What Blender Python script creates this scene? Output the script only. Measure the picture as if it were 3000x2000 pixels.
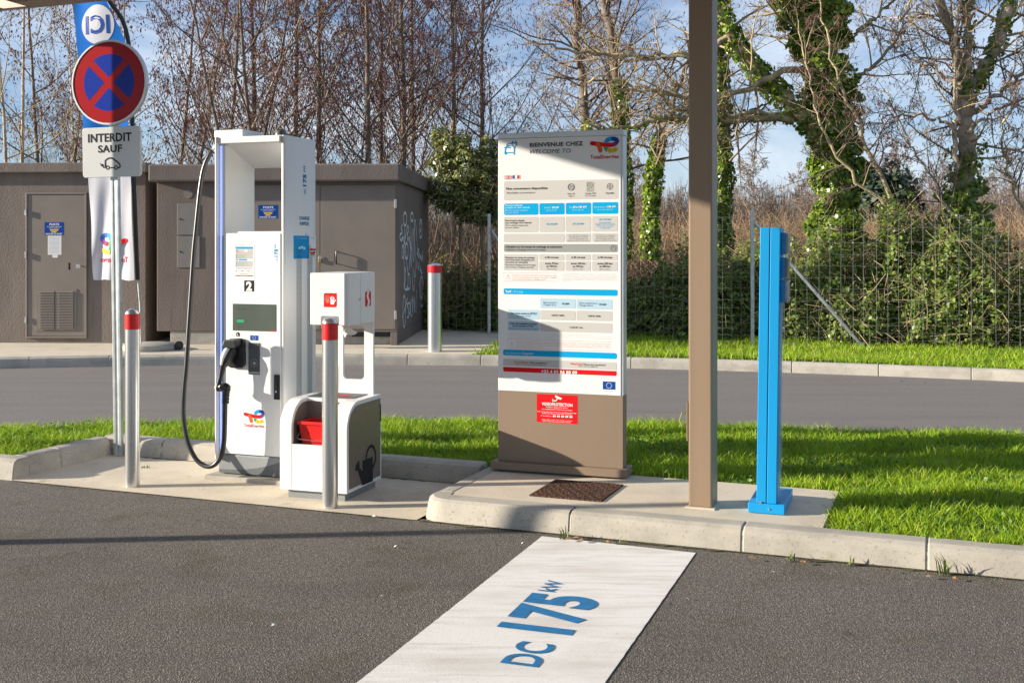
import bpy, bmesh, math, random
import numpy as np
from mathutils import Vector, Matrix
R = math.radians
random.seed(7); rng = np.random.default_rng(11)
for o in list(bpy.data.objects): bpy.data.objects.remove(o)
scene = bpy.context.scene
COL = scene.collection

# ------------------------------------------------------------------ camera, sky, sun, exposure
F, CX, HY, CH = 3300.0, 1500.0, 715.0, 1.62          # focal length in photo pixels, centre column, horizon row, eye height
cam_d = bpy.data.cameras.new('camera'); cam = bpy.data.objects.new('camera', cam_d); COL.objects.link(cam)
cam.location = (0, 0, CH); cam.rotation_euler = (R(90), 0, 0)
cam_d.sensor_width = 36; cam_d.lens = F/3000*36; cam_d.shift_y = -(1000-HY)/3000
cam_d.clip_end = 3000; cam_d.clip_start = 0.05
scene.camera = cam
SUN = Vector((1, 0.09, -0.272)).normalized()          # direction the light travels
elev = math.asin(-SUN.z); azim = math.atan2(-SUN.x, -SUN.y)
sd = bpy.data.lights.new('sun', 'SUN'); sd.energy = 4.4; sd.angle = R(0.55); sd.color = (1.0, 0.90, 0.755)
so = bpy.data.objects.new('sun', sd); COL.objects.link(so)
so.rotation_euler = SUN.to_track_quat('-Z', 'Y').to_euler(); so.location = (-30, -3, 12)
world = bpy.data.worlds.new('World'); scene.world = world; world.use_nodes = True
wn, wl = world.node_tree.nodes, world.node_tree.links
for n in list(wn): wn.remove(n)
wout = wn.new('ShaderNodeOutputWorld'); bg = wn.new('ShaderNodeBackground'); bg.inputs['Strength'].default_value = 0.052
sky = wn.new('ShaderNodeTexSky'); sky.sky_type = 'NISHITA'; sky.sun_disc = False
sky.sun_elevation = elev; sky.sun_rotation = azim; sky.air_density = 1.0; sky.dust_density = 0.25; sky.ozone_density = 3.0
tc = wn.new('ShaderNodeTexCoord'); mp = wn.new('ShaderNodeMapping'); mp.inputs['Scale'].default_value = (1.6, 1.6, 4.5); mp.inputs['Location'].default_value = (0.35, 0.1, 0.2)
nz = wn.new('ShaderNodeTexNoise'); nz.inputs['Scale'].default_value = 2.1; nz.inputs['Detail'].default_value = 7; nz.inputs['Roughness'].default_value = 0.6; nz.inputs['Distortion'].default_value = 0.6
cr = wn.new('ShaderNodeValToRGB'); cr.color_ramp.elements[0].position = 0.37; cr.color_ramp.elements[1].position = 0.66
cr.color_ramp.elements[0].color = (0, 0, 0, 1); cr.color_ramp.elements[1].color = (0.85, 0.85, 0.85, 1)
mx = wn.new('ShaderNodeMix'); mx.data_type = 'RGBA'; mx.inputs[7].default_value = (7.0, 7.8, 8.8, 1)
wl.new(tc.outputs['Generated'], mp.inputs['Vector']); wl.new(mp.outputs['Vector'], nz.inputs['Vector'])
wl.new(nz.outputs['Fac'], cr.inputs['Fac']); wl.new(cr.outputs['Color'], mx.inputs[0])
wb = wn.new('ShaderNodeMix'); wb.data_type = 'RGBA'; wb.blend_type = 'MULTIPLY'; wb.inputs[0].default_value = 1; wb.inputs[7].default_value = (.74, .96, 1.28, 1)   # daylight white balance for the low warm sun
wl.new(sky.outputs['Color'], wb.inputs[6]); wl.new(wb.outputs[2], mx.inputs[6]); wl.new(mx.outputs[2], bg.inputs['Color']); wl.new(bg.outputs['Background'], wout.inputs['Surface'])
vs = scene.view_settings; vs.view_transform = 'Standard'; vs.look = 'None'; vs.gamma = 1; vs.exposure = 1.2; vs.use_curve_mapping = False
scene.render.engine = 'CYCLES'
scene.cycles.use_denoising = True; scene.cycles.max_bounces = 8; scene.cycles.transparent_max_bounces = 12
scene.cycles.sample_clamp_indirect = 6

# ------------------------------------------------------------------ materials
MATS = {}
def mat(name, col, rough=0.6, metal=0.0, var=0.0, vscale=8.0, bump=0.0, bscale=60.0, bdist=0.01, col2=None, spec=0.5, emit=None, estr=0.0, attr=False, trans=0.0, detail=4, stretch=None, coat=0.0):
    if name in MATS: return MATS[name]
    m = bpy.data.materials.new(name); m.use_nodes = True; n = m.node_tree.nodes; l = m.node_tree.links
    b = n['Principled BSDF']; b.inputs['Base Color'].default_value = (*col, 1); b.inputs['Roughness'].default_value = rough; b.inputs['Metallic'].default_value = metal
    b.inputs['Specular IOR Level'].default_value = spec
    if coat: b.inputs['Coat Weight'].default_value = coat
    if emit: b.inputs['Emission Color'].default_value = (*emit, 1); b.inputs['Emission Strength'].default_value = estr
    t = n.new('ShaderNodeTexCoord'); vec = t.outputs['Object']
    if stretch:
        mpn = n.new('ShaderNodeMapping'); mpn.inputs['Scale'].default_value = stretch; l.new(vec, mpn.inputs['Vector']); vec = mpn.outputs['Vector']
    c2 = col2 if col2 else tuple(max(0, c*(1-var)) for c in col); c1 = col if col2 else tuple(min(1, c*(1+var)) for c in col)
    if attr:
        a = n.new('ShaderNodeAttribute'); a.attribute_name = 'rnd'; mixn = n.new('ShaderNodeMix'); mixn.data_type = 'RGBA'
        mixn.inputs[6].default_value = (*c2, 1); mixn.inputs[7].default_value = (*c1, 1)
        l.new(a.outputs['Fac'], mixn.inputs[0]); l.new(mixn.outputs[2], b.inputs['Base Color'])
    elif var or col2:
        tx = n.new('ShaderNodeTexNoise'); tx.inputs['Scale'].default_value = vscale; tx.inputs['Detail'].default_value = detail; l.new(vec, tx.inputs['Vector'])
        rp = n.new('ShaderNodeValToRGB'); rp.color_ramp.elements[0].position = 0.35; rp.color_ramp.elements[1].position = 0.65
        rp.color_ramp.elements[0].color = (*c2, 1); rp.color_ramp.elements[1].color = (*c1, 1)
        l.new(tx.outputs['Fac'], rp.inputs['Fac']); l.new(rp.outputs['Color'], b.inputs['Base Color'])
    if bump:
        bx = n.new('ShaderNodeTexNoise'); bx.inputs['Scale'].default_value = bscale; bx.inputs['Detail'].default_value = 3; l.new(vec, bx.inputs['Vector'])
        bn = n.new('ShaderNodeBump'); bn.inputs['Strength'].default_value = bump; bn.inputs['Distance'].default_value = bdist
        l.new(bx.outputs['Fac'], bn.inputs['Height']); l.new(bn.outputs['Normal'], b.inputs['Normal'])
    if trans:
        tr = n.new('ShaderNodeBsdfTranslucent'); ms = n.new('ShaderNodeMixShader'); ms.inputs['Fac'].default_value = trans
        src = b.inputs['Base Color'].links[0].from_socket if b.inputs['Base Color'].links else None
        if src: l.new(src, tr.inputs['Color'])
        else: tr.inputs['Color'].default_value = (*col, 1)
        l.new(b.outputs[0], ms.inputs[1]); l.new(tr.outputs[0], ms.inputs[2]); l.new(ms.outputs[0], n['Material Output'].inputs['Surface'])
    MATS[name] = m; return m

def layered(name, base, layers, rough=0.85, bump=0.3, bscale=150, bdist=0.004, spec=0.3, rough_bump=None, vor=None):
    """base colour with noise-masked layers: (colour, scale, lo, hi, strength, stretch)"""
    m = bpy.data.materials.new(name); m.use_nodes = True; n = m.node_tree.nodes; l = m.node_tree.links
    b = n['Principled BSDF']; b.inputs['Roughness'].default_value = rough; b.inputs['Specular IOR Level'].default_value = spec
    t = n.new('ShaderNodeTexCoord'); cur = None
    for (c, sc_, lo, hi, st, stretch) in layers:
        v = t.outputs['Object']
        if stretch:
            mpn = n.new('ShaderNodeMapping'); mpn.inputs['Scale'].default_value = stretch; l.new(v, mpn.inputs['Vector']); v = mpn.outputs['Vector']
        tx = n.new('ShaderNodeTexNoise'); tx.inputs['Scale'].default_value = sc_; tx.inputs['Detail'].default_value = 4; tx.inputs['Roughness'].default_value = 0.6; l.new(v, tx.inputs['Vector'])
        mr = n.new('ShaderNodeMapRange'); mr.inputs['From Min'].default_value = lo; mr.inputs['From Max'].default_value = hi; mr.inputs['To Max'].default_value = st
        l.new(tx.outputs['Fac'], mr.inputs['Value'])
        mi = n.new('ShaderNodeMix'); mi.data_type = 'RGBA'; l.new(mr.outputs['Result'], mi.inputs[0])
        if cur is None: mi.inputs[6].default_value = (*base, 1)
        else: l.new(cur, mi.inputs[6])
        mi.inputs[7].default_value = (*c, 1); cur = mi.outputs[2]
    prev = None
    if vor:   # stones set in binder: (scale, gap colour, gap strength, bump distance)
        vo_ = n.new('ShaderNodeTexVoronoi'); vo_.feature = 'DISTANCE_TO_EDGE'; vo_.inputs['Scale'].default_value = vor[0]; l.new(t.outputs['Object'], vo_.inputs['Vector'])
        nn = n.new('ShaderNodeTexNoise'); nn.inputs['Scale'].default_value = vor[0]*.45; l.new(t.outputs['Object'], nn.inputs['Vector'])
        ad = n.new('ShaderNodeMath'); ad.operation = 'MULTIPLY'; l.new(vo_.outputs['Distance'], ad.inputs[0]); l.new(nn.outputs['Fac'], ad.inputs[1])
        mr = n.new('ShaderNodeMapRange'); mr.inputs['From Min'].default_value = .02; mr.inputs['From Max'].default_value = .16; mr.inputs['To Min'].default_value = vor[2]; mr.inputs['To Max'].default_value = 0; l.new(ad.outputs[0], mr.inputs['Value'])
        mi = n.new('ShaderNodeMix'); mi.data_type = 'RGBA'; l.new(mr.outputs['Result'], mi.inputs[0]); l.new(cur, mi.inputs[6]); mi.inputs[7].default_value = (*vor[1], 1); cur = mi.outputs[2]
        bn = n.new('ShaderNodeBump'); bn.inputs['Strength'].default_value = .9; bn.inputs['Distance'].default_value = vor[3]; l.new(ad.outputs[0], bn.inputs['Height']); prev = bn.outputs['Normal']
    l.new(cur, b.inputs['Base Color'])
    for (sc_, dist) in [(bscale, bdist)] + (rough_bump or []):
        tx = n.new('ShaderNodeTexNoise'); tx.inputs['Scale'].default_value = sc_; tx.inputs['Detail'].default_value = 3; l.new(t.outputs['Object'], tx.inputs['Vector'])
        bn = n.new('ShaderNodeBump'); bn.inputs['Strength'].default_value = bump; bn.inputs['Distance'].default_value = dist
        l.new(tx.outputs['Fac'], bn.inputs['Height'])
        if prev: l.new(prev, bn.inputs['Normal'])
        prev = bn.outputs['Normal']
    l.new(prev, b.inputs['Normal'])
    MATS[name] = m; return m

M_ASPH = layered('asphalt', (0.305, 0.270, 0.232), [((0.07, 0.063, 0.056), 130, .54, .66, .5, None), ((0.25, 0.23, 0.21), 150, .60, .70, .7, None), ((0.23, 0.204, 0.178), 1.2, .45, .65, .7, None), ((0.145, 0.131, 0.118), .55, .52, .66, .6, (.6, 1.6, 1)), ((0.07, 0.064, 0.06), 4.0, .66, .72, .65, None), ((0.12, 0.13, 0.05), 2.3, .54, .70, .5, None)], rough=0.88, bump=0.5, bscale=60, bdist=0.006, vor=(95, (0.04,0.036,0.032), .80, .010))
M_ROAD = layered('road_asphalt', (0.29, 0.262, 0.24), [((0.115, 0.107, 0.102), 90, .48, .62, .7, None), ((0.20, 0.19, 0.185), 110, .60, .70, .6, None), ((0.215, 0.195, 0.18), .8, .42, .65, .8, (.25, 3.0, 1)), ((0.13, 0.119, 0.112), 3.0, .62, .74, .6, (.15, 4, 1))], rough=0.9, bump=0.4, bscale=90, bdist=0.006, vor=(75, (0.10,0.092,0.086), .5, .008))
M_CONC = layered('concrete_slab', (0.64, 0.56, 0.44), [((0.53, 0.465, 0.365), 3.0, .45, .65, .8, None), ((0.30, 0.28, 0.24), 70, .55, .68, .55, (1, 3, 1)), ((0.20, 0.22, 0.08), 5.5, .62, .74, .55, None)], rough=0.9, bump=0.5, bscale=110, bdist=0.004)
M_KERB = layered('kerb_concrete', (0.45, 0.415, 0.355), [((0.35, 0.325, 0.28), 3.0, .42, .62, .9, None), ((0.25, 0.235, 0.20), 2.2, .56, .75, .6, (1,1,4)), ((0.20, 0.185, 0.16), 70, .58, .68, .7, None), ((0.22, 0.22, 0.12), 7.0, .62, .75, .5, None)], rough=0.9, bump=0.35, bscale=120, bdist=0.003)
M_MORTAR = mat('mortar', (0.33, 0.305, 0.26), 0.95, var=.4, vscale=30, bump=.6, bscale=80)
M_PAINT = layered('bay_paint', (0.80, 0.785, 0.76), [((0.54, 0.49, 0.43), 1.8, .48, .74, .6, (.8, 2.0, 1)), ((0.56, 0.51, 0.45), 5, .50, .70, .6, (.5, 4, 1)), ((0.42, 0.38, 0.33), 120, .60, .70, .6, None), ((0.35, 0.32, 0.29), 45, .66, .76, .5, None)], rough=0.7, bump=0.25, bscale=170, bdist=0.004)
M_BPAINT = mat('blue_bay_paint', (0.002, 0.165, 0.40), 0.6, var=.12, vscale=20, bump=.25, bscale=170, bdist=.004)
M_STUCCO = layered('taupe_render', (0.235, 0.195, 0.165), [((0.18, 0.150, 0.128), 1.4, .42, .62, .8, (1.5,1,.5)), ((0.16,0.135,0.115), 3.0, .58, .72, .6, (2.5,1,.25)), ((0.16, 0.135, 0.115), 40, .55, .7, .4, None)], rough=0.92, bump=0.5, bscale=38, bdist=0.010)
M_STUCCO2 = layered('grey_brown_render', (0.195, 0.160, 0.140), [((0.155, 0.128, 0.112), 1.3, .42, .62, .8, (1.5,1,.5)), ((0.135,0.112,0.098), 3.0, .58, .72, .6, (2.5,1,.25)), ((0.15, 0.125, 0.11), 40, .55, .7, .4, None)], rough=0.92, bump=0.45, bscale=42, bdist=0.009)
M_DOORT = mat('taupe_door_paint', (0.215, 0.180, 0.150), 0.5, var=.06, vscale=3, bump=.05, bscale=200, bdist=.002)
M_TAUPE = layered('taupe_powder_coat', (0.24, 0.172, 0.118), [((0.20, 0.146, 0.102), 2.0, .45, .7, .5, (1,1,.4)), ((0.33, 0.27, 0.21), 9, .68, .76, .35, (1,1,.3)), ((0.36, 0.31, 0.25), 90, .70, .76, .4, None)], rough=.48, bump=.04, bscale=400, bdist=.001, spec=.5)
M_COLUMN = layered('column_paint', (0.255, 0.180, 0.118), [((0.215, 0.155, 0.105), 2.5, .45, .7, .5, (2,2,.25)), ((0.34, 0.28, 0.21), 8, .68, .76, .35, (1.5,1.5,.15)), ((0.38, 0.32, 0.25), 70, .71, .77, .4, None)], rough=.45, bump=.04, bscale=300, bdist=.001, spec=.5)
M_WHITE = layered('white_powder_coat', (0.745, 0.745, 0.74), [((0.655, 0.65, 0.63), 2.6, .50, .75, .5, (1.6,1.6,.5)), ((0.50, 0.48, 0.43), 14, .70, .78, .35, (2,2,.3)), ((0.30, 0.27, 0.22), 75, .735, .77, .6, None)], rough=.38, bump=.04, bscale=350, bdist=.0008, spec=.5)
M_PANEL = mat('white_print_panel', (0.73, 0.73, 0.725), 0.42, var=.015, vscale=2)
M_ALU = mat('anodised_aluminium', (0.55, 0.57, 0.58), 0.38, 0.6, var=.05, vscale=4)
M_STEEL = mat('brushed_steel', (0.66, 0.67, 0.68), 0.27, 0.95, var=.06, vscale=3, bump=.06, bscale=60, bdist=.002, stretch=(1, 1, .05))
M_GALV = mat('galvanised_steel', (0.50, 0.53, 0.53), 0.42, 0.75, var=.14, vscale=14)
M_WIRE = mat('galvanised_wire', (0.33, 0.36, 0.34), 0.5, 0.3, var=.1)
M_RED = mat('red_band', (0.66, 0.012, 0.015), 0.32, spec=.5, var=.05)
M_REDP = mat('red_plastic', (0.68, 0.015, 0.012), 0.35, var=.05, vscale=12)
M_BLACK = mat('black_plastic', (0.013, 0.014, 0.016), 0.38, var=.2, vscale=9)
M_CABLE = mat('cable_rubber', (0.018, 0.019, 0.020), 0.32, var=.15, vscale=9)
M_DGREY = mat('dark_grey_plastic', (0.07, 0.078, 0.082), 0.45, var=.08)
M_BASEG = mat('base_grey', (0.22, 0.235, 0.245), 0.5, var=.06, vscale=4)
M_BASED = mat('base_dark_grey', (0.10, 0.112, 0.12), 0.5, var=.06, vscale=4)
M_BROWNM = mat('brown_sheet_metal', (0.22, 0.185, 0.155), 0.36, 0.45, var=.06, vscale=30)
M_BLUE = layered('bright_blue_coat', (0.001, 0.285, 0.62), [((0.002, 0.235, 0.53), 2.5, .45, .7, .6, (1,1,.3)), ((0.12, 0.36, 0.60), 16, .68, .76, .35, (2,2,.2)), ((0.25, 0.30, 0.33), 80, .71, .76, .5, None)], rough=.4, bump=.04, bscale=300, bdist=.001, spec=.5)
M_RUST = layered('rusty_iron', (0.075, 0.036, 0.022), [((0.20, 0.085, 0.035), 30, .55, .70, .9, (1, 2.5, 1)), ((0.03, 0.02, 0.016), 12, .5, .65, .8, None)], rough=0.85, bump=1.0, bscale=60, bdist=.02)
M_SOIL = mat('soil', (0.045, 0.032, 0.018), 0.95, var=.4, vscale=6, bump=.8, bscale=40)
M_FIELD = mat('field_ground', (0.15, 0.105, 0.065), 0.95, var=.35, vscale=.8, bump=.8, bscale=8, bdist=.1)
# printed colours
def ink(n, c, r=.5): return mat('ink_'+n, c, r, spec=.12)
K_BLUE = ink('blue', (0.0, 0.335, 0.64)); K_DBLUE = ink('dark_blue', (0.004, 0.16, 0.36)); K_LBLUE = ink('pale_blue', (0.40, 0.56, 0.68)); K_PGREY = ink('pale_grey', (0.50, 0.49, 0.475))
K_GREY = ink('grey', (0.29, 0.30, 0.295)); K_BLACK = ink('black', (0.02, 0.02, 0.025)); K_DK = ink('charcoal', (0.045, 0.05, 0.06)); K_WHITE = ink('white', (0.78, 0.78, 0.78))
K_RED = ink('red', (0.68, 0.008, 0.012)); K_LRED = ink('soft_red', (0.62, 0.16, 0.13)); K_NAVY = ink('navy', (0.004, 0.06, 0.30)); K_YEL = ink('yellow', (0.75, 0.50, 0.03)); K_GRN = ink('green', (0.03, 0.33, 0.16))
K_ORG = ink('orange', (0.75, 0.12, 0.03)); K_PUR = ink('purple', (0.20, 0.03, 0.22)); K_CYAN = ink('cyan', (0.35, 0.68, 0.84)); K_LET = ink('brand_red', (0.52, 0.02, 0.04)); K_MID = ink('mid_blue', (0.01, 0.28, 0.62)); K_MUT = ink('muted_grey', (0.42, 0.42, 0.42))
K_ROYAL = ink('royal_blue', (0.0, 0.075, 0.55), .25); K_SIGNR = mat('sign_red', (0.36, 0.002, 0.004), .3, bump=.08, bscale=18, bdist=.003, spec=.22); K_SIGNB = mat('sign_blue', (0.0, 0.025, 0.32), .3, bump=.08, bscale=18, bdist=.003, spec=.22)

# ------------------------------------------------------------------ geometry helpers
def link(name, me, m, parent=None, smooth=False):
    o = bpy.data.objects.new(name, me); COL.objects.link(o)
    if m is not None and len(me.materials) == 0: me.materials.append(m)
    if parent: o.parent = parent
    if smooth:
        for p in me.polygons: p.use_smooth = True
    return o
class MB:
    def __init__(s): s.v = []; s.f = []
    def add(s, vs_, fs):
        b = len(s.v); s.v += [tuple(v) for v in vs_]; s.f += [tuple(i+b for i in f) for f in fs]; return s
    def box(s, x0, x1, y0, y1, z0, z1):
        return s.add([(x0,y0,z0),(x1,y0,z0),(x1,y1,z0),(x0,y1,z0),(x0,y0,z1),(x1,y0,z1),(x1,y1,z1),(x0,y1,z1)],
                     [(0,3,2,1),(4,5,6,7),(0,1,5,4),(1,2,6,5),(2,3,7,6),(3,0,4,7)])
    def prism(s, pts, lo, hi, axis='z'):
        n = len(pts)
        def P(p, t): return (p[0],p[1],t) if axis == 'z' else ((p[0],t,p[1]) if axis == 'y' else (t,p[0],p[1]))
        s.add([P(p,lo) for p in pts]+[P(p,hi) for p in pts], [tuple(range(n))[::-1], tuple(range(n,2*n))]+[(i,(i+1)%n,n+(i+1)%n,n+i) for i in range(n)])
        return s
    def cyl(s, p0, p1, r0, r1=None, n=16, caps=True):
        r1 = r0 if r1 is None else r1; p0 = Vector(p0); p1 = Vector(p1); d = (p1-p0).normalized()
        a = d.orthogonal().normalized(); b = d.cross(a)
        ring = lambda p, r: [p+(a*math.cos(2*math.pi*i/n)+b*math.sin(2*math.pi*i/n))*r for i in range(n)]
        s.add(ring(p0,r0)+ring(p1,r1), [(i,(i+1)%n,n+(i+1)%n,n+i) for i in range(n)]+([tuple(range(n))[::-1],tuple(range(n,2*n))] if caps else []))
        return s
    def lathe(s, prof, c=(0,0), n=28):
        k = len(prof); vs_ = [(c[0]+r*math.cos(2*math.pi*i/n), c[1]+r*math.sin(2*math.pi*i/n), z) for r, z in prof for i in range(n)]
        fs = [(j*n+i, j*n+(i+1)%n, (j+1)*n+(i+1)%n, (j+1)*n+i) for j in range(k-1) for i in range(n)]
        fs += [tuple(range(n))[::-1], tuple((k-1)*n+i for i in range(n))]
        return s.add(vs_, fs)
    def tube(s, pts, r, n=10):
        pts = [Vector(p) for p in pts]; k = len(pts); rr = r if isinstance(r, (list, tuple)) else [r]*k
        up = Vector((0.3, 0.2, 1)).normalized(); vs_ = []
        a = None
        for i, p in enumerate(pts):
            t = (pts[min(i+1,k-1)]-pts[max(i-1,0)]).normalized()
            if a is None: a = t.cross(up).normalized() if abs(t.dot(up)) < .95 else t.orthogonal().normalized()
            a = (a - t*a.dot(t)).normalized(); b = t.cross(a)
            vs_ += [p+(a*math.cos(2*math.pi*j/n)+b*math.sin(2*math.pi*j/n))*rr[i] for j in range(n)]
        fs = [(i*n+j, i*n+(j+1)%n, (i+1)*n+(j+1)%n, (i+1)*n+j) for i in range(k-1) for j in range(n)]
        fs += [tuple(range(n))[::-1], tuple((k-1)*n+j for j in range(n))]
        return s.add(vs_, fs)
    def build(s, name, m, parent=None, bevel=0, segs=2, smooth=False, angle=40):
        me = bpy.data.meshes.new(name); me.from_pydata(s.v, [], s.f)
        bm = bmesh.new(); bm.from_mesh(me)
        bmesh.ops.recalc_face_normals(bm, faces=bm.faces)
        if bevel:
            es = [e for e in bm.edges if len(e.link_faces) == 2 and e.calc_face_angle(0) > R(angle)]
            bmesh.ops.bevel(bm, geom=es, offset=bevel, segments=segs, affect='EDGES', profile=.5, clamp_overlap=True)
        bm.to_mesh(me); bm.free()
        if smooth:
            for p in me.polygons: p.use_smooth = True
            me.set_sharp_from_angle(angle=R(angle)) if hasattr(me, 'set_sharp_from_angle') else None
        return link(name, me, m, parent)
def thing(name, label, cat, loc=(0,0,0), a=0, group=None):
    o = bpy.data.objects.new(name, None); COL.objects.link(o); o.location = loc; o.rotation_euler = (0,0,-R(a)); o.empty_display_size = .1
    o['label'] = label; o['category'] = cat
    if group: o['group'] = group
    return o
def tag(o, label, cat, group=None):
    o['label'] = label; o['category'] = cat
    if group: o['group'] = group
    return o
def struct(o): o['kind'] = 'structure'; return o
def np_mesh(name, verts, faces, m, parent=None, rnd=None, smooth=False):
    """verts (N,3), faces (M,k) with one k"""
    me = bpy.data.meshes.new(name); k = faces.shape[1]
    me.vertices.add(len(verts)); me.vertices.foreach_set('co', np.ascontiguousarray(verts, dtype=np.float32).ravel())
    me.loops.add(faces.size); me.loops.foreach_set('vertex_index', faces.astype(np.int32).ravel())
    me.polygons.add(len(faces)); me.polygons.foreach_set('loop_start', np.arange(0, faces.size, k, dtype=np.int32))
    if rnd is not None:
        at = me.attributes.new('rnd', 'FLOAT', 'POINT'); at.data.foreach_set('value', rnd.astype(np.float32))
    if smooth: me.polygons.foreach_set('use_smooth', np.ones(len(faces), dtype=bool))
    me.update(); me.validate()
    return link(name, me, m, parent)

# pixel -> place
def G(px, py, z=0.0):
    d = F*(CH-z)/(py-HY); return Vector(((px-CX)/F*d, d, z))
def at(px, py, Y): return Vector(((px-CX)/F*Y, Y, CH+(HY-py)/F*Y))
def zoom(x0, y0, k): return lambda x, y: (x0+x*k, y0+y*k)
Z1 = zoom(0,0,.5422); Z2 = zoom(500,350,.44643); Z3 = zoom(500,950,.3508); Z4 = zoom(1400,350,.3189); Z5 = zoom(1400,800,.3953); Z6 = zoom(1900,600,.6377); Z7 = zoom(0,450,.41454); Z8 = zoom(0,850,.41445)
P1 = zoom(1440,380,.17857); P2 = zoom(1440,640,.17432); P3 = zoom(1440,840,.17432); P4 = zoom(1440,1000,.17432); Q5 = zoom(640,680,.14032); Q6 = zoom(850,1120,.21676); Q8 = zoom(1150,580,.2423)

class Face:
    """a printable plane of a thing: axis 'y' (front, facing local -y, coordinate s = local x) or 'x' (right side, facing local +x, s = local y)"""
    def __init__(s, root, axis, c): s.root = root; s.axis = axis; s.c = c; s.M = Matrix.Translation(root.location) @ root.rotation_euler.to_matrix().to_4x4(); s.I = s.M.inverted(); s.acc = {}; s.warp = None; s.key = None; s.uid = 0
    def hit(s, p):
        d = Vector(((p[0]-CX)/F, 1, (HY-p[1])/F)); o = s.I @ Vector((0,0,CH)); d = s.I.to_3x3() @ d
        if s.axis == 'y': t = (s.c-o.y)/d.y; q = o+d*t; return (q.x, q.z)
        t = (s.c-o.x)/d.x; q = o+d*t; return (q.y, q.z)
    def P(s, q, lay):
        e = .0009*(lay+1)
        if s.warp: return (q[0], s.warp(q[0], q[1])-e*3, q[1])
        return (q[0], s.c-e, q[1]) if s.axis == 'y' else (s.c+e, q[0], q[1])
    def poly(s, pts, m, lay=0):
        s.mesh(pts, [tuple(range(len(pts)))], m, lay)
    def mesh(s, pts, faces, m, lay=0):
        mb = s.acc.setdefault((s.key, m.name), MB()); mb.add([s.P(q, lay) for q in pts], faces)
    def rrect(s, s0, s1, z0, z1, m, lay=0, r=.008, n=4, corners=(1,1,1,1)):
        r = min(r, abs(s1-s0)/2.01, abs(z1-z0)/2.01); pts = []
        for k, (cx, cz, a0) in enumerate([(s1-r,z1-r,0),(s0+r,z1-r,90),(s0+r,z0+r,180),(s1-r,z0+r,270)]):
            if corners[k] and r > 0: pts += [(cx+r*math.cos(R(a0+90*i/n)), cz+r*math.sin(R(a0+90*i/n))) for i in range(n+1)]
            else: pts.append(((s1,s0,s0,s1)[k], (z1,z1,z0,z0)[k]))
        s.poly(pts, m, lay)
    def box(s, tl, br, m, lay=0, r=.008, **k):
        a = s.hit(tl); b = s.hit(br); s.uid += 1; s.key = ('printed_box', s.uid); s.rrect(a[0], b[0], b[1], a[1], m, lay, r, **k); s.key = None; return (a[0], b[0], b[1], a[1])
    def stroke(s, pts, w, m, lay=1, px=True, cap=True):
        q = [s.hit(p) for p in pts] if px else pts
        ws = w if isinstance(w, (list, tuple)) else [w]*len(q)
        vs_ = []; n = len(q)
        for i in range(n):
            dx = q[min(i+1,n-1)][0]-q[max(i-1,0)][0]; dz = q[min(i+1,n-1)][1]-q[max(i-1,0)][1]; L = math.hypot(dx,dz) or 1
            nx, nz_ = -dz/L*ws[i]/2, dx/L*ws[i]/2
            vs_ += [(q[i][0]+nx,q[i][1]+nz_),(q[i][0]-nx,q[i][1]-nz_)]
        s.mesh(vs_, [(2*i,2*i+1,2*i+3,2*i+2) for i in range(n-1)], m, lay)
        if cap:
            for c, w_ in ((q[0], ws[0]), (q[-1], ws[-1])): s.disc(c, w_/2, m, lay, 10)
    def disc(s, c, r, m, lay=1, n=24, rz=None):
        rz = rz or r; s.poly([(c[0]+r*math.cos(2*math.pi*i/n), c[1]+rz*math.sin(2*math.pi*i/n)) for i in range(n)], m, lay)
    def ring(s, c, r, w, m, lay=1, n=28):
        p = [(c[0]+rr*math.cos(2*math.pi*i/n), c[1]+rr*math.sin(2*math.pi*i/n)) for i in range(n) for rr in (r+w/2, r-w/2)]
        s.mesh(p, [(2*i,2*i+1,(2*i+3)%(2*n),(2*i+2)%(2*n)) for i in range(n)], m, lay)
    def text(s, t, s0, s1, z0, m, lay=2, h=None, bold=0.0, ital=0.0, rot=0, mirror=False, res=3):
        """fit the line into s0..s1 with its baseline at z0; h = capital height. rot=90: reads upwards, s0 is then the baseline column and z0..s1 its run"""
        vs_, fs = glyphs(t, bold, ital, res)
        if not len(fs): return
        x0 = min(v[0] for v in vs_); x1 = max(v[0] for v in vs_); w = x1-x0
        if rot == 0:
            k = (s1-s0)/w; kh = h/.70 if h else k
            pts = [((s0+(v[0]-x0)*k) if not mirror else (s1-(v[0]-x0)*k), z0+v[1]*kh) for v in vs_]
        else:   # run along z from z0 to s1, baseline column at s0, letters' tops towards -s
            k = (s1-z0)/w; kh = h/.70 if h else k
            pts = [(s0-v[1]*kh, z0+(v[0]-x0)*k) for v in vs_]
        s.uid += 1; s.key = ('lettering', s.uid); s.mesh(pts, fs, m, lay); s.key = None
    def ptext(s, t, p0, p1, m, lay=2, h=None, **k):
        a = s.hit(p0); b = s.hit(p1); hh = abs(s.hit((p0[0], p0[1]-h))[1]-a[1]) if h else None
        s.text(t, a[0], b[0], a[1], m, lay, h=hh, **k)
    def flush(s, base='lettering', parent=None, only=None):
        for (key, mn), mb in s.acc.items():
            nm = key[0] if key else ('pictogram' if base == 'printed_lettering' else base); me = bpy.data.meshes.new(nm); me.from_pydata(mb.v, [], mb.f); o = link(nm, me, MATS[mn], parent or s.root)
            if key is None and base == 'printed_lettering': o['kind'] = 'stuff'
        s.acc = {}
_gl = {}
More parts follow.
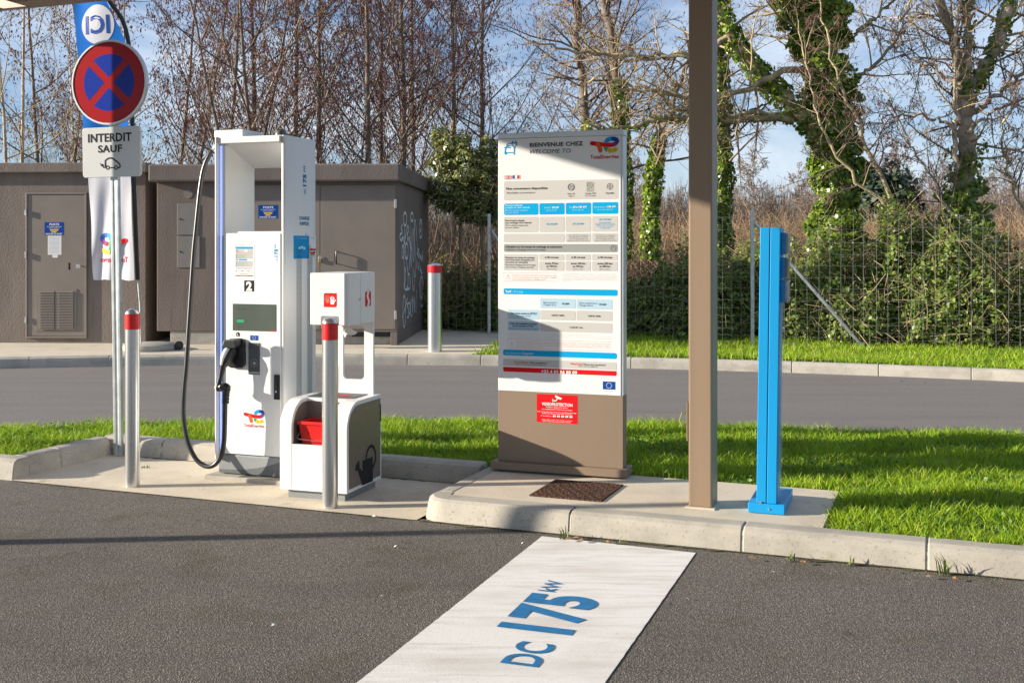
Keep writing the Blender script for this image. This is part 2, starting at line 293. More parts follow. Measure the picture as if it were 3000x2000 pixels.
def glyphs(t, bold, ital, res):
    key = (t, bold, ital, res)
    if key in _gl: return _gl[key]
    cu = bpy.data.curves.new('t', 'FONT'); cu.body = t; cu.size = 1; cu.offset = bold; cu.shear = ital; cu.resolution_u = res; cu.fill_mode = 'FRONT'
    if bold: cu.space_character = 1+bold*2
    ob = bpy.data.objects.new('t', cu); COL.objects.link(ob)
    dg = bpy.context.evaluated_depsgraph_get(); me = bpy.data.meshes.new_from_object(ob.evaluated_get(dg))
    vs_ = [tuple(v.co) for v in me.vertices]; fs = [tuple(p.vertices) for p in me.polygons]
    bpy.data.objects.remove(ob); bpy.data.curves.remove(cu); bpy.data.meshes.remove(me)
    _gl[key] = (vs_, fs); return _gl[key]
def sweep(p0, p1, p2, n=8):   # quadratic curve
    return [((1-t)**2*p0[0]+2*t*(1-t)*p1[0]+t*t*p2[0], (1-t)**2*p0[1]+2*t*(1-t)*p1[1]+t*t*p2[1]) for t in [i/n for i in range(n+1)]]
def te_logo(f, s0, s1, z0, z1, lay=2, text=True, mirror=False, ztext=None):
    W = s1-s0; H = z1-z0; w = W*.145
    def T(p): return ((s0+p[0]*W) if not mirror else (s1-p[0]*W), z0+p[1]*H)
    def st(pts, m, l, w_=w, cap=True): f.stroke([T(p) for p in pts], w_, m, lay+l, px=False, cap=cap)
    st(sweep((.60,.62),(.46,.14),(.70,.07)), K_GRN, 0, cap=False); st(sweep((.66,.07),(.78,.03),(.90,.14)), K_YEL, .3)
    st(sweep((.56,.66),(.58,.92),(.76,.93)), K_CYAN if False else K_MID, .4, cap=False); st(sweep((.75,.93),(.98,.92),(.93,.66)), K_NAVY, .5, cap=False)
    st(sweep((.935,.70),(.90,.50),(.72,.47)), K_PUR, .7, cap=False)
    st([(.73,.47),(.5,.50),(.06,.64)], K_RED, .9)
    st([(.27,.52),(.33,.32),(.36,.08)], K_ORG, 1.1)
    if text:
        zt, ht = ztext; f.text('TotalEnergies', s0, s1, zt, K_LET, lay, h=ht, bold=.02, mirror=mirror)
def eu_flag(f, tl, br, lay=1, n=12):
    a = f.hit(tl); b = f.hit(br); f.rrect(a[0], b[0], b[1], a[1], K_NAVY, lay, 0, corners=(0,0,0,0))
    c = ((a[0]+b[0])/2, (a[1]+b[1])/2); r = (a[1]-b[1])*.33
    for i in range(n):
        t = 2*math.pi*i/n; f.disc((c[0]+r*math.cos(t), c[1]+r*math.sin(t)), r*.16, K_YEL if False else K_WHITE, lay+1, 5)

# ------------------------------------------------------------------ the setting: ground, bays, road, kerbs
A0 = 21.2; CA, SA = math.cos(R(A0)), math.sin(R(A0)); OX, OY = -0.58, 6.61
def UV(u, v, z=0): return Vector((OX+u*CA+v*SA, OY-u*SA+v*CA, z))
def toUV(X, Y): return ((X-OX)*CA-(Y-OY)*SA, (X-OX)*SA+(Y-OY)*CA)
def near_edge(X): return 9.66-.027*(X+1)**2           # road side of the grass island
def far_edge(X): return 15.12-.026*(X+2.5)**2         # far kerb of the road
def sheet(name, pts, m, z=None):
    me = bpy.data.meshes.new(name); me.from_pydata([tuple(p) if z is None else (p[0], p[1], z) for p in pts], [], [tuple(range(len(pts)))]); return struct(link(name, me, m))
sheet('ground', [(-900,-300),(900,-300),(900,2200),(-900,2200)], M_FIELD, -.03)
sheet('parking_asphalt', [UV(-14,-14), UV(12,-14), UV(12,.05), UV(-14,.05)], M_ASPH, 0.0)
sheet('bay_slab', [UV(-3.06,0), UV(0.02,0), UV(0.02,1.06), UV(-3.06,1.06)], M_CONC, .005)
xs = np.linspace(-13, 13, 40)
sheet('road', [(x, near_edge(x)-.02, 0) for x in xs]+[(x, far_edge(x)+.03, 0) for x in xs[::-1]], M_ROAD)
ZT = .13
# raised slab with the manhole, totem and canopy post
mb = MB(); sl = [(.20,.15),(2.31,.15),(2.31,1.12),(.13,1.12),(.13,.23)]
mb.prism([tuple(UV(u,v)[:2]) for u, v in sl], .02, ZT-.003); struct(mb.build('raised_slab', M_CONC))
# far pavement in front of the kiosks
xs2 = np.linspace(-13, -.55, 24)
mb = MB(); mb.prism([(x, far_edge(x)+.12) for x in xs2]+[(-.2,15.9),(0.05,17.9),(-.3,21.5),(-13,21.5)], 0, .14); struct(mb.build('pavement', M_CONC))
# island soil, far verge soil
def soil(name, inside, x0, x1, y0, y1, st, zf):
    vs_, fs = [], []
    for x in np.arange(x0, x1, st):
        for y in np.arange(y0, y1, st):
            if inside(x+st/2, y+st/2):
                b = len(vs_); vs_ += [(x,y,zf(x,y)),(x+st,y,zf(x+st,y)),(x+st,y+st,zf(x+st,y+st)),(x,y+st,zf(x,y+st))]; fs.append((b,b+1,b+2,b+3))
    me = bpy.data.meshes.new(name); me.from_pydata(vs_, [], fs); return struct(link(name, me, M_SOIL))
def in_island(x, y, m=0.0):
    u, v = toUV(x, y)
    if y > near_edge(x)-.10+m*.5 or v < .15-m: return False
    if -3.2+m < u < .15-m and v < 1.14-m: return False
    if .10 < u < 2.31-m and v < 1.12-m: return False
    return True
def zi(x, y): return .105+.02*math.sin(x*1.7+y)*math.sin(y*2.1-x)
soil('island_soil', lambda x, y: in_island(x, y, .07), -8, 8, 4, 9.8, .1, zi)
def verge_x(y): return -.55+(y-15.1)*.22
def in_verge(x, y): return far_edge(x)+.20 < y < 22 and x > verge_x(y)-.05
def zv(x, y): return .125+.02*math.sin(x*1.3+y*2)+max(0, y-16.5)*.01
soil('verge_soil', in_verge, -1, 14, 11, 22, .2, zv)

def kerb_stone(p, q, side, h, w, name, parent, batter=.035, z0=-.05, m=M_KERB, r=.03):
    """one stone from p to q (ground points), its face on the outer line, body towards `side` (unit vector)"""
    p = Vector(p); q = Vector(q); d = (q-p); L = d.length; d.normalize(); s = Vector((side[0], side[1], 0))
    prof = [(0,z0),(batter*.6,h-.045),(batter*.85,h-.018),(batter+.022,h-.002),(batter+.05,h),(w,h),(w,z0)]
    mb = MB(); n = len(prof)
    def ringp(base, inset): return [base+s*y_+Vector((0,0,z_)) for y_, z_ in prof]
    mb.add(ringp(p,0)+ringp(q,0), [tuple(range(n)), tuple(range(2*n-1,n-1,-1))]+[(i,n+i,n+(i+1)%n,(i+1)%n) for i in range(n)])
    return mb.build(name, m, parent, bevel=.006, segs=1, angle=50)
V_ = Vector((SA, CA, 0)); U_ = Vector((CA, -SA, 0))
def mortar_sweep(name, line, norms, h, w, batter=.035, ins=.005):
    prof = [(ins,-.05),(batter*.6+ins,h-.045),(batter*.85+ins,h-.018-ins*.6),(batter+.022+ins,h-.002-ins),(batter+.05,h-ins),(w-ins,h-ins),(w-ins,-.05)]
    mb = MB(); n = len(prof); k = len(line)
    vs_ = [Vector((p[0],p[1],0))+Vector((m_[0],m_[1],0))*y_+Vector((0,0,z_)) for p, m_ in zip(line, norms) for y_, z_ in prof]
    mb.add(vs_, [(j*n+i,(j+1)*n+i,(j+1)*n+(i+1)%n,j*n+(i+1)%n) for j in range(k-1) for i in range(n)]+[tuple(range(n)), tuple((k-1)*n+i for i in range(n-1,-1,-1))])
    return struct(mb.build(name, M_MORTAR))
def mortar(name, p, q, side, h, w): return mortar_sweep(name, [p, q], [side, side], h, w)
# front kerb, right of the charging bay and left of it
k1 = mortar('bay_kerb', UV(.5,0), UV(9,0), V_, ZT, .16)
us = [0.0, .955, 1.915, 2.83, 3.79, 4.75, 5.7, 6.7, 7.7]
for i in range(len(us)-1):
    if i == 0:   # rounded corner stone
        mb = MB(); prof = []
        pts = [UV(.9,0)]+[]
        R0 = .20; arc = [(R0-R0*math.sin(R(t)), R0-R0*math.cos(R(t))) for t in range(0, 91, 15)]
        out = [(us[1]-.004, 0)]+arc+[(0,.24)]
        inn = [(us[1]-.004,.035)]+[(R0-(R0-.035)*math.sin(R(t)), R0-(R0-.035)*math.cos(R(t))) for t in range(0,91,15)]+[(.035,.24)]
        n = len(out); vs_ = []
        lv = [(0,-.05),(.6,ZT-.045),(.85,ZT-.015),(1.5,ZT-.001)]
        for f_, z_ in lv:
            for a_, b_ in zip(out, inn): vs_.append(UV(a_[0]+(b_[0]-a_[0])*f_, a_[1]+(b_[1]-a_[1])*f_, z_))
        fs = [(j*n+i2, j*n+i2+1, (j+1)*n+i2+1, (j+1)*n+i2) for j in range(len(lv)-1) for i2 in range(n-1)]
        c = len(vs_); vs_ += [UV(.15,.24,ZT), UV(.165,.17,ZT), UV(us[1]-.004,.17,ZT)]
        fs.append(tuple((len(lv)-1)*n+i2 for i2 in range(n))+(c, c+1, c+2))
        fs.append((0, n, 2*n, 3*n, c+1)) if False else None
        mb.add(vs_, fs); mb.build('kerbstone', M_KERB, k1, smooth=True, angle=30)
    else:
        kerb_stone(UV(us[i]+.004,0), UV(us[i+1]-.004,0), V_, ZT, .165, 'kerbstone', k1)
k2 = mortar('recess_kerb', UV(0.01,.25), UV(0.01,1.0), U_, ZT, .14)
for (a_, b_) in ((.246,.66),(.668,1.12)): kerb_stone(UV(0,a_), UV(0,b_), U_, ZT, .145, 'kerbstone', k2)
k3 = mortar('recess_back_kerb', UV(-3.0,1.0), UV(.0,1.0), V_, .14, .14)
for (a_, b_) in ((-3.18,-2.62),(-2.61,-1.85),(-1.84,-.93),(-.92,-.005)): kerb_stone(UV(a_+.005,1.0), UV(b_-.005,1.0), V_, .14, .15, 'kerbstone', k3)
k4 = mortar('recess_side_kerb', UV(-3.05,.16), UV(-3.05,1.0), -U_, .14, .14)
for (a_, b_) in ((.17,.47),(.48,.995)): kerb_stone(UV(-3.05,a_), UV(-3.05,b_), -U_, .14, .15, 'kerbstone', k4)
k5 = mortar('outer_bay_kerb', UV(-8,0), UV(-3.06,0), V_, .14, .15)
for i in range(5): kerb_stone(UV(-3.055-(i+1)*1.0+.012,0), UV(-3.055-i*1.0,0), V_, .14, .165, 'kerbstone', k5)
def arc_kerb(name, fn, x0, x1, h, side, w, L=1.0):
    x = x0; pts = []
    while x < x1: pts.append(x); x += L*.985
    par = struct(bpy.data.objects.new(name, None)) if False else None
    s = side; nr = []
    for x_ in pts: d = Vector((.02, fn(x_+.01)-fn(x_-.01), 0)).normalized(); nr.append(Vector((-d.y, d.x, 0))*s)
    par = mortar_sweep(name, [(x_, fn(x_)) for x_ in pts], nr, h, w)
    for a_, b_ in zip(pts[:-1], pts[1:]):
        p = Vector((a_+.004, fn(a_), 0)); q = Vector((b_-.004, fn(b_), 0)); d = (q-p).normalized(); n_ = Vector((-d.y, d.x, 0))*s
        kerb_stone(p, q, n_, h, w, 'kerbstone', par)
    return par
arc_kerb('far_road_kerb', far_edge, -8.3, 8.6, .135, 1, .15)
arc_kerb('near_road_kerb', near_edge, -6.6, 6.8, .11, -1, .14)

# moss and grit gathered at the foot of the kerbs
MOSS = layered('gutter_moss', (0.075, 0.065, 0.04), [((0.10, 0.115, 0.035), 14, .45, .6, .8, None), ((0.17, 0.145, 0.11), 60, .56, .66, .7, None)], rough=.95, bump=.8, bscale=90, bdist=.01)
def gutter(name, u0, u1, v, sgn, lo, hi, n, z):
    pts = [UV(u0+(u1-u0)*i/n, v+sgn*.012, z) for i in range(n+1)]+[UV(u0+(u1-u0)*i/n, v-sgn*(lo+(hi-lo)*random.random()**2.2*(.4+.6*abs(math.sin(i*.21)))), z) for i in range(n,-1,-1)]
    return sheet(name, pts, MOSS)
gutter('gutter_moss', .05, 6.5, 0, 1, .006, .05, 150, .0045); gutter('bay_edge_moss', -3.0, 0, 0, 1, .004, .022, 80, .0046); gutter('recess_moss', -2.9, -.02, 1.0, 1, .004, .03, 80, .0062)
# painted bay strip and its lettering
STa, STb = G(1588,1571), G(2038,1620); dl = (STa-G(1046,2000)).normalized(); wv = STb-STa
def worn(p, q, n, amp=.0012): return [p+(q-p)*(i/n)+Vector((random.uniform(-amp,amp), random.uniform(-amp,amp), 0)) for i in range(n)]
strip = sheet('bay_marking', worn(STa,STb,40)+worn(STb,STb-dl*4.6,140)+worn(STb-dl*4.6,STa-dl*4.6,20)+worn(STa-dl*4.6,STa,140), M_PAINT, .003)
def ground_text(t, p_base0, p_base1, h, m, name, bold=.03):
    """flat letters on the asphalt; baseline from p_base0 to p_base1, tops to the left of the run"""
    vs_, fs = glyphs(t, bold, 0, 6); x0 = min(v[0] for v in vs_); w = max(v[0] for v in vs_)-x0
    d = p_base1-p_base0; k = d.length/w; d.normalize(); up = Vector((-d.y, d.x, 0))
    me = bpy.data.meshes.new(name); me.from_pydata([tuple(p_base0+d*(v[0]-x0)*k+up*v[1]*h/.70+Vector((0,0,.0055))) for v in vs_], [], fs)
    return link(name, me, m, strip)
ZB = zoom(1000,1500,.4677)
bD, b5 = G(*ZB(1232,978)), G(*ZB(1585,520))
run = Vector((SA, CA, 0)); run = Vector((math.sin(R(19)), math.cos(R(19)), 0)); left = Vector((-run.y, run.x, 0))
base0 = G(*ZB(1225,975)); 
def proj(px, py): q = G(*ZB(px,py))-base0; return q.dot(run), q.dot(left)
BL = {}
for t, b0, b1, h in (('DC', (1232,978), (1330,835), (1000,940)), ('175', (1425,775), (1590,545), (965,745)), ('kW', (1325,505), (1400,440), (1235,490))):
    r0, l0 = proj(*b0); r1, l1 = proj(*b1); rh, lh = proj(*h)
    BL[t] = (r0, r1, l0, l1, lh)
lb = BL['175'][2]
for t in ('DC', '175', 'kW'):
    r0, r1, l0, l1, lh = BL[t]; lo = (l0+l1)/2
    ground_text(t, base0+run*r0+left*lo, base0+run*r1+left*lo, max(.05, lh-lo), M_BPAINT, 'lettering', bold=.045 if t == '175' else .02)

# manhole cover
mc = [G(*zoom(1100,1200,.42517)(x, y), z=ZT) for x, y in ((1090,590),(1580,637),(1685,517),(1215,480))]
c0 = sum(mc, Vector())/4; mh = thing('manhole_cover', 'rusty square iron manhole cover set in the raised slab before the totem', 'manhole cover', (c0.x, c0.y, ZT), A0)
Lm = ((mc[1]-mc[0]).length+(mc[2]-mc[3]).length)/2; Wm = ((mc[3]-mc[0]).length+(mc[2]-mc[1]).length)/2
MB().box(-Lm/2, Lm/2, -Wm/2, Wm/2, -.02, .006).build('plate', M_RUST, mh, bevel=.003)
mb = MB()
for i in range(11):
    for j in range(14):
        x = -Lm/2+.03+j*(Lm-.06)/13; y = -Wm/2+.03+i*(Wm-.06)/10
        if abs(x-Lm*.36) < .05 and abs(y+Wm*.1) < .05: continue
        s_ = .012; d_ = 1 if (i+j) % 2 else -1
        mb.add([(x-s_,y-s_*.5*d_,.006),(x+s_,y+s_*.5*d_,.006),(x+s_*.6,y+s_*.9*d_,.006),(x-s_*.6,y-s_*.1*d_,.006),(x,y+.002,.0105)], [(0,1,4),(1,2,4),(2,3,4),(3,0,4)])
mb.build('tread_studs', M_RUST, mh)
mb = MB(); mb.lathe([(.012,.0062),(.012,.0075)], (Lm*.36,-Wm*.1), 12); mb.build('lifting_hole', M_BLACK, mh)

# ------------------------------------------------------------------ information totem
tot = thing('information_totem', 'tall white and taupe charging information totem on the raised slab', 'information board', (-.144, 7.416, ZT), 19.2)
MB().box(0, .913, 0, .19, .012, .062).build('plinth', M_TAUPE, tot, bevel=.003)
MB().box(.05, .86, .03, .17, 0, .012).build('foot', M_DGREY, tot)
X0, X1, Y0, Y1, TZ = .04, .885, .045, .145, 2.35-ZT; ZW = .655-ZT
MB().box(X0, X1, Y0, Y1, .062, ZW).build('lower_body', M_TAUPE, tot, bevel=.002)
MB().box(X0, X1-.014, Y0, Y0+.05, ZW, TZ-.038).build('print_panel', M_PANEL, tot, bevel=.002)
MB().box(X0+.004, X1, Y0+.052, Y1, ZW+.001, TZ-.038).build('rear_panel', M_ALU, tot, bevel=.002)
MB().box(X1-.013, X1+.001, Y0+.004, Y0+.05, ZW+.001, TZ-.039).build('edge_profile', M_ALU, tot)
MB().box(X0-.002, X1+.003, Y0-.003, Y1+.002, TZ-.037, TZ).build('top_cap', M_ALU, tot, bevel=.003)
f = Face(tot, 'y', Y0)
# heading
f.ptext('BIENVENUE CHEZ', P1(628,285), P1(1502,262), K_DK, h=64*.17857, bold=.03)
f.ptext('WELCOME TO', P1(628,396), P1(1300,383), K_DK, h=66*.17857, ital=.22)
a = f.hit(P1(1620,370)); b = f.hit(P1(2088,130)); t0 = f.hit(P1(1625,480)); te_logo(f, a[0], b[0], a[1], b[1], text=True, ztext=(t0[1], .0235))
W6 = .0072
for pts in ([(310,228),(265,230),(225,330),(222,395)], [(210,292),(235,292)], [(305,262),(280,265),(262,300),(305,298)], [(222,380),(345,376)], [(372,405),(374,290)], [(332,222),(416,216)], [(335,222),(340,262),(374,288),(408,262),(412,218)], [(348,215),(348,188)], [(400,212),(398,184)]):
    f.stroke([P1(*p) for p in pts], W6, K_BLUE)
f.box(P1(215,365), P1(250,408), K_BLUE, 1, .004)
# flags
f.box(P1(206,745), P1(480,818), K_PGREY, 0, .008)
f.box(P1(230,758), P1(335,804), K_NAVY, 1, 0, corners=(0,0,0,0))
for pts, w, m_, ly in (([(232,760),(333,802)], .006, K_WHITE, 1.4), ([(232,802),(333,759)], .006, K_WHITE, 1.5), ([(232,760),(333,802)], .0025, K_RED, 1.8), ([(232,802),(333,759)], .0025, K_RED, 1.9), ([(231,781),(334,779)], .0105, K_WHITE, 2.2), ([(283,760),(283,803)], .0105, K_WHITE, 2.3), ([(231,781),(334,779)], .006, K_RED, 2.6), ([(283,760),(283,803)], .006, K_RED, 2.7)):
    f.stroke([P1(*p) for p in pts], w, m_, ly, cap=False)
for x0, x1, m_ in ((352,386,K_NAVY),(386,421,K_WHITE),(421,456,K_RED)): f.box(P1(x0,752), P1(x1,801), m_, 1, 0, corners=(0,0,0,0))
# connectors
f.box(P1(206,848), P1(2078,1135), K_PGREY, 0, .01)
f.ptext('Nos connecteurs disponibles', P1(242,985), P1(915,972), K_BLACK, h=34*.17857, bold=.025)
f.ptext('Available connectors', P1(242,1052), P1(712,1044), K_DK, h=32*.17857, ital=.2)
for t, x0, x1, y, it in (('Prise T2',1252,1366,1064,0),('Type 2',1262,1358,1102,.2),('Combo CCS',1535,1710,1058,0),('CCS Combo',1535,1710,1096,.2),('ChadeMo',1873,2013,1053,0)):
    f.ptext(t, P1(x0,y), P1(x1,y-3), K_DK, ital=it, res=2, bold=0 if it else .02)
c = f.hit(P1(1309,942)); 
for r in (.0225,.0175): f.ring(c, r, .0022, K_DK)
for k in range(7):
    q = c if k == 6 else (c[0]+.0095*math.cos(k*math.pi/3), c[1]+.0095*math.sin(k*math.pi/3)); f.disc(q, .003, K_DK, 1, 8)
c = f.hit(P1(1621,912)); f.ring(c, .0155, .002, K_DK); c2 = f.hit(P1(1621,982))
for k in range(7):
    q = c if k == 6 else (c[0]+.008*math.cos(k*math.pi/3), c[1]+.008*math.sin(k*math.pi/3)); f.disc(q, .0025, K_DK, 1, 8)
for tl, br in ((P1(1568,865),P1(1676,1014)),(P1(1590,962),P1(1655,1000))):
    p0 = f.hit(tl); p1 = f.hit(br); f.stroke([p0,(p1[0],p0[1]),p1,(p0[0],p1[1]),p0], .0022, K_DK, 1, px=False)
for dx in (-.006,.006): f.disc((c2[0]+dx,c2[1]), .0025, K_DK, 1, 8)
c = f.hit(P1(1943,932)); f.ring(c, .0195, .0022, K_DK)
for dx, dz in ((-.0085,0),(.0085,0),(0,.011),(0,-.011)): f.ring((c[0]+dx,c[1]+dz), .0048, .002, K_DK, n=12)
# table head
for x0, x1, yt, yb in ((205,768,1213,1396),(785,1198,1207,1390),(1217,1635,1200,1385),(1653,2078,1192,1378)): f.box(P1(x0,yt), P1(x1,yb), K_BLUE, 0, .01)
for t, x0, x1, y, it in (('Puissance maximale',228,512,1255,0),('acceptée par votre véhicule',228,630,1291,0),('Maximum power accepted',228,603,1336,.2),('by your vehicle',228,450,1374,.2)): f.ptext(t, P1(x0,y), P1(x1,y-4), K_CYAN if it else K_WHITE, ital=it, res=2)
for t, x0, x1, y, m_, it, bo in (('Jusqu\'à',866,985,1292,K_CYAN,0,0),('50 kW',1000,1112,1290,K_WHITE,0,.03),('Up to 50 kW',902,1080,1335,K_CYAN,.2,0),('De',1283,1328,1288,K_CYAN,0,0),('50 à 100 kW',1340,1566,1284,K_WHITE,0,.03),('50 to 100 kW',1328,1522,1330,K_CYAN,.2,0),('Supérieure à',1686,1890,1282,K_CYAN,0,0),('100 kW',1905,2042,1278,K_WHITE,0,.03),('More than 100 kW',1733,1998,1325,K_CYAN,.2,0)):
    f.ptext(t, P1(x0,y), P1(x1,y-3), m_, ital=it, bold=bo, res=2)
# row two
for x0, x1, yt, yb in ((208,785,-25,230),(805,1225,-28,230),(1245,1672,-33,227),(1692,2122,-40,222)): f.box(P2(x0,yt), P2(x1,yb), K_PGREY, 0, .01)
for t, x0, x1, y, m_, it, bo in (('Borne la plus adaptée',232,552,48,K_BLACK,0,.02),('pour recharger votre véhicule',232,668,85,K_BLACK,0,.02),('Most suitable charge point',232,616,128,K_DK,.2,0),('for your vehicle',232,455,165,K_DK,.2,0),('AC 43 kW',924,1104,108,K_BLUE,0,.03),('DC 50 kW',1366,1550,104,K_BLUE,0,.03),('DC 175 kW',1812,2008,30,K_BLUE,0,.03),('avec connecteur',1805,2010,76,K_BLUE,0,.01),('Combo CCS recommandé',1745,2072,106,K_BLUE,0,.01),('CCS combo connector',1768,2050,138,K_BLUE,.2,0),('recommended',1818,2000,170,K_BLUE,.2,0)):
    f.ptext(t, P2(x0,y), P2(x1,y-2), m_, ital=it, bold=bo, res=2)
for x0, x1, yt, yb in ((208,1225,258,400),(1245,1672,252,400),(1692,2122,247,398)): f.box(P2(x0,yt), P2(x1,yb), K_PGREY, 0, .009)
for x0, kw in ((1285,'175'),(1736,'50')):
    for k, (t, it) in enumerate((('ou DC %s kW selon l\'équipement' % kw,0),('disponible dans votre station',0),('or DC %s kW depending on the' % kw,.2),('equipment available at your station',.2))):
        dx = (0,18,12,-8)[k]; f.ptext(t, P2(x0+dx,292+k*28), P2(x0+346-dx*1.1,290+k*28), K_BLACK, ital=it, res=1)
f.box(P2(208,430), P2(2122,568), K_GREY, 0, .011)
f.ptext('Indication sur les temps de recharge et autonomie', P2(238,490), P2(1182,488), K_BLACK, h=32*.17432, bold=.025, res=2); f.ptext('Indicative charging times and ranges', P2(238,537), P2(905,535), K_DK, h=30*.17432, ital=.2, res=2)
c = f.hit(P2(2050,498)); f.ring(c, .016, .0022, K_DK); f.stroke([(c[0],c[1]+.009),(c[0],c[1]),(c[0]+.006,c[1]-.003)], .002, K_DK, 1, px=False)
for x0, x1, yt, yb in ((206,780,598,875),(800,1222,598,706),(800,1222,716,880),(1243,1668,598,706),(1243,1668,716,884),(1690,2120,598,708),(1690,2120,718,886)): f.box(P2(x0,yt), P2(x1,yb), K_PGREY, 0, .009)
for t, x0, x1, y, it, bo in (('Estimation du temps de recharge',232,718,668,0,.02),('et de l\'autonomie récupérée pour',232,722,706,0,.02),('une session de recharge(2)',232,608,744,0,.02),('Estimated charging time and range',232,740,790,.2,0),('recovered per charging session(2)',232,705,828,.2,0),('± 45 minutes',898,1125,666,0,.03),('± 35 minutes',1342,1570,666,0,.03),('± 30 minutes',1788,2023,667,0,.03),('entre 70 km',902,1120,768,0,.03),('et 100 km',922,1100,815,0,.03),('70 km to 100 km',925,1095,857,.2,0),('entre 100 km',1335,1576,769,0,.03),('et 150 km',1366,1543,817,0,.03),('100 km to 150 km',1366,1543,859,.2,0),('entre 250 km',1780,2030,771,0,.03),('et 350 km',1812,1997,818,0,.03),('250 km to 350 km',1810,1997,861,.2,0)):
    f.ptext(t, P2(x0,y), P2(x1,y+1), K_BLACK, ital=it, bold=bo, res=2)
def frame_px(tl, br, w, m_):
    p0 = f.hit(tl); p1 = f.hit(br); f.stroke([p0,(p1[0],p0[1]),p1,(p0[0],p1[1]),p0], w, m_, 0, px=False)
frame_px(P2(204,910), P2(1128,1056), .0013, K_LRED)
def warn(tri, ex):
    f.stroke(tri+[tri[0]], .0016, K_LRED, 1); f.stroke(ex, .0016, K_LRED, 1)
warn([P2(275,942), P2(315,1015), P2(233,1014)], [P2(275,965), P2(275,998)])
for t, x0, x1, y, it in (('Important : La puissance disponible est susceptible de varier',344,1100,960,0),('au cours de la session de recharge / Important : Available',344,1100,996,0),('power may vary during the charging session.',344,925,1030,.2)): f.ptext(t, P2(x0,y), P2(x1,y+2), K_LRED, ital=it, res=1)
for k, t in enumerate(('(1) Se référer au manuel d\'utilisation de votre véhicule électrique (1) See your electric vehicle\'s user manual','(2) Les temps de charge et autonomie sont donnés à titre indicatif et n\'ont pas de valeur contractuelle. Ils dépendent','notamment du type de véhicule, de la conduite, du trajet. Moyennes constatées sur nos bornes en station pour','une recharge de 20% à 80% de la batterie et sur base d\'une consommation moyenne de 17 kWh pour 100 km.','(2) Charging times and ranges are indicative and not binding. They depend on vehicle type, driving style and journey.','Averages observed at our charging stations for a 20%-80% battery recharge based on an average consumption','of 17 kWh per 100 km.')):
    f.ptext(t, P2(1175,930+k*21), P2((2078,2120,2118,2100,2112,2120,1358)[k],932+k*21), K_MUT, res=1)
# pricing
f.box(P3(203,24), P3(2117,153), K_BLUE, 0, .01); f.ptext('Tarif', P3(236,95), P3(336,96), K_WHITE, h=36*.17432, bold=.03); f.ptext('/ Pricing', P3(345,97), P3(535,99), K_CYAN, h=34*.17432, ital=.2)
f.ptext('(Tarifs valables dans cette station)', P3(770,165), P3(1530,178), K_MUT, h=11*.17432, res=1)
for x0, x1, yt, yb, m_ in ((820,1410,193,368,K_LBLUE),(1430,2030,204,382,K_LBLUE),(277,803,377,552,K_LBLUE),(820,1410,390,566,K_PGREY),(1430,2030,398,578,K_PGREY),(277,803,573,745,K_LBLUE),(818,2028,583,778,K_PGREY)): f.box(P3(x0,yt), P3(x1,yb), m_, 0, .008)
for t, x0, x1, y, it, bo, dy in (('Borne jusqu\'à /',872,1100,275,0,0,4),('Charger up to',872,1082,312,0,0,4),('50 kW',1188,1306,298,0,.03,2),('Borne supérieure à /',1476,1790,284,0,0,5),('Charger above',1476,1700,322,0,0,4),('50 kW',1812,1928,309,0,.03,2),('Prix de la recharge (TTC)*',322,773,456,0,.03,6),('Price (incl. taxes)*',425,665,496,.2,0,3),('0,49 € / kWh',1010,1220,490,0,.03,3),('0,59 € / kWh',1623,1833,502,0,.03,3),('Frais d\'occupation à partir',312,768,626,0,.03,6),('de 45 minutes (TTC)**',354,737,668,0,.03,6),('Idle fee from 45 minutes (incl. taxes)**',288,795,708,.2,0,6),('+ 0,20 € / min',1308,1532,692,0,.03,3)):
    f.ptext(t, P3(x0,y), P3(x1,y+dy), K_BLACK if bo else K_DK, ital=it, bold=bo, res=2)
for k, (t, x1) in enumerate((('* Un tarif différent peut vous être facturé par votre fournisseur de services de mobilité. * Your mobility service provider may charge a different price.',1695),('** Afin d\'assurer l\'accès au service de recharge au plus grand nombre, nous vous informons qu\'au-delà de 45 minutes consécutives de connexion à une borne, des frais d\'occupation de',2024),('0,20 € TTC / minute s\'ajouteront à votre prix de recharge. ** To ensure availability of the service to all, we inform our customers that after 45 consecutive minutes plugged to a charger',2022),('an idle fee of €0,20 incl. tax and VAT per minute will be added to your charging price.',1078))):
    f.ptext(t, P3(278,775+k*28-(k>0)*2), P3(x1,780+k*28), K_MUT, h=13*.17432, res=1)
frame_px(P3(277,876), P3(2028,1084), .0013, K_LRED); warn([P3(343,922), P3(380,992), P3(305,990)], [P3(343,945), P3(343,975)])
for k, (t, x1) in enumerate((('Important : • La facturation continue à s\'appliquer tant que votre véhicule reste branché • Nous vous invitons à récupérer votre véhicule',2004),('dès que votre session de recharge est terminée afin de maintenir le service accessible à tous. / Important : • Rates continue to apply as',2000),('long as your vehicle remains connected to the charger. • Please move your vehicle as soon as your charging session is over so that the',2004),('service remains accessible to everyone.',868))):
    f.ptext(t, P3(416,922+k*30), P3(x1,930+k*30), K_LRED, h=17*.17432, ital=.15 if k > 1 else 0, res=1)
f.box(P4(195,132), P4(2107,295), K_BLUE, 0, .012); f.ptext('Assistance', P4(230,205), P4(474,210), K_CYAN, h=36*.17432); f.ptext('/ Support', P4(484,212), P4(706,214), K_WHITE, h=34*.17432, ital=.2)
f.box(P4(198,288), P4(1130,440), K_PGREY, 0, .009, corners=(0,1,0,0)); f.box(P4(1145,318), P4(2105,482), K_PGREY, 0, .009, corners=(1,0,0,0))
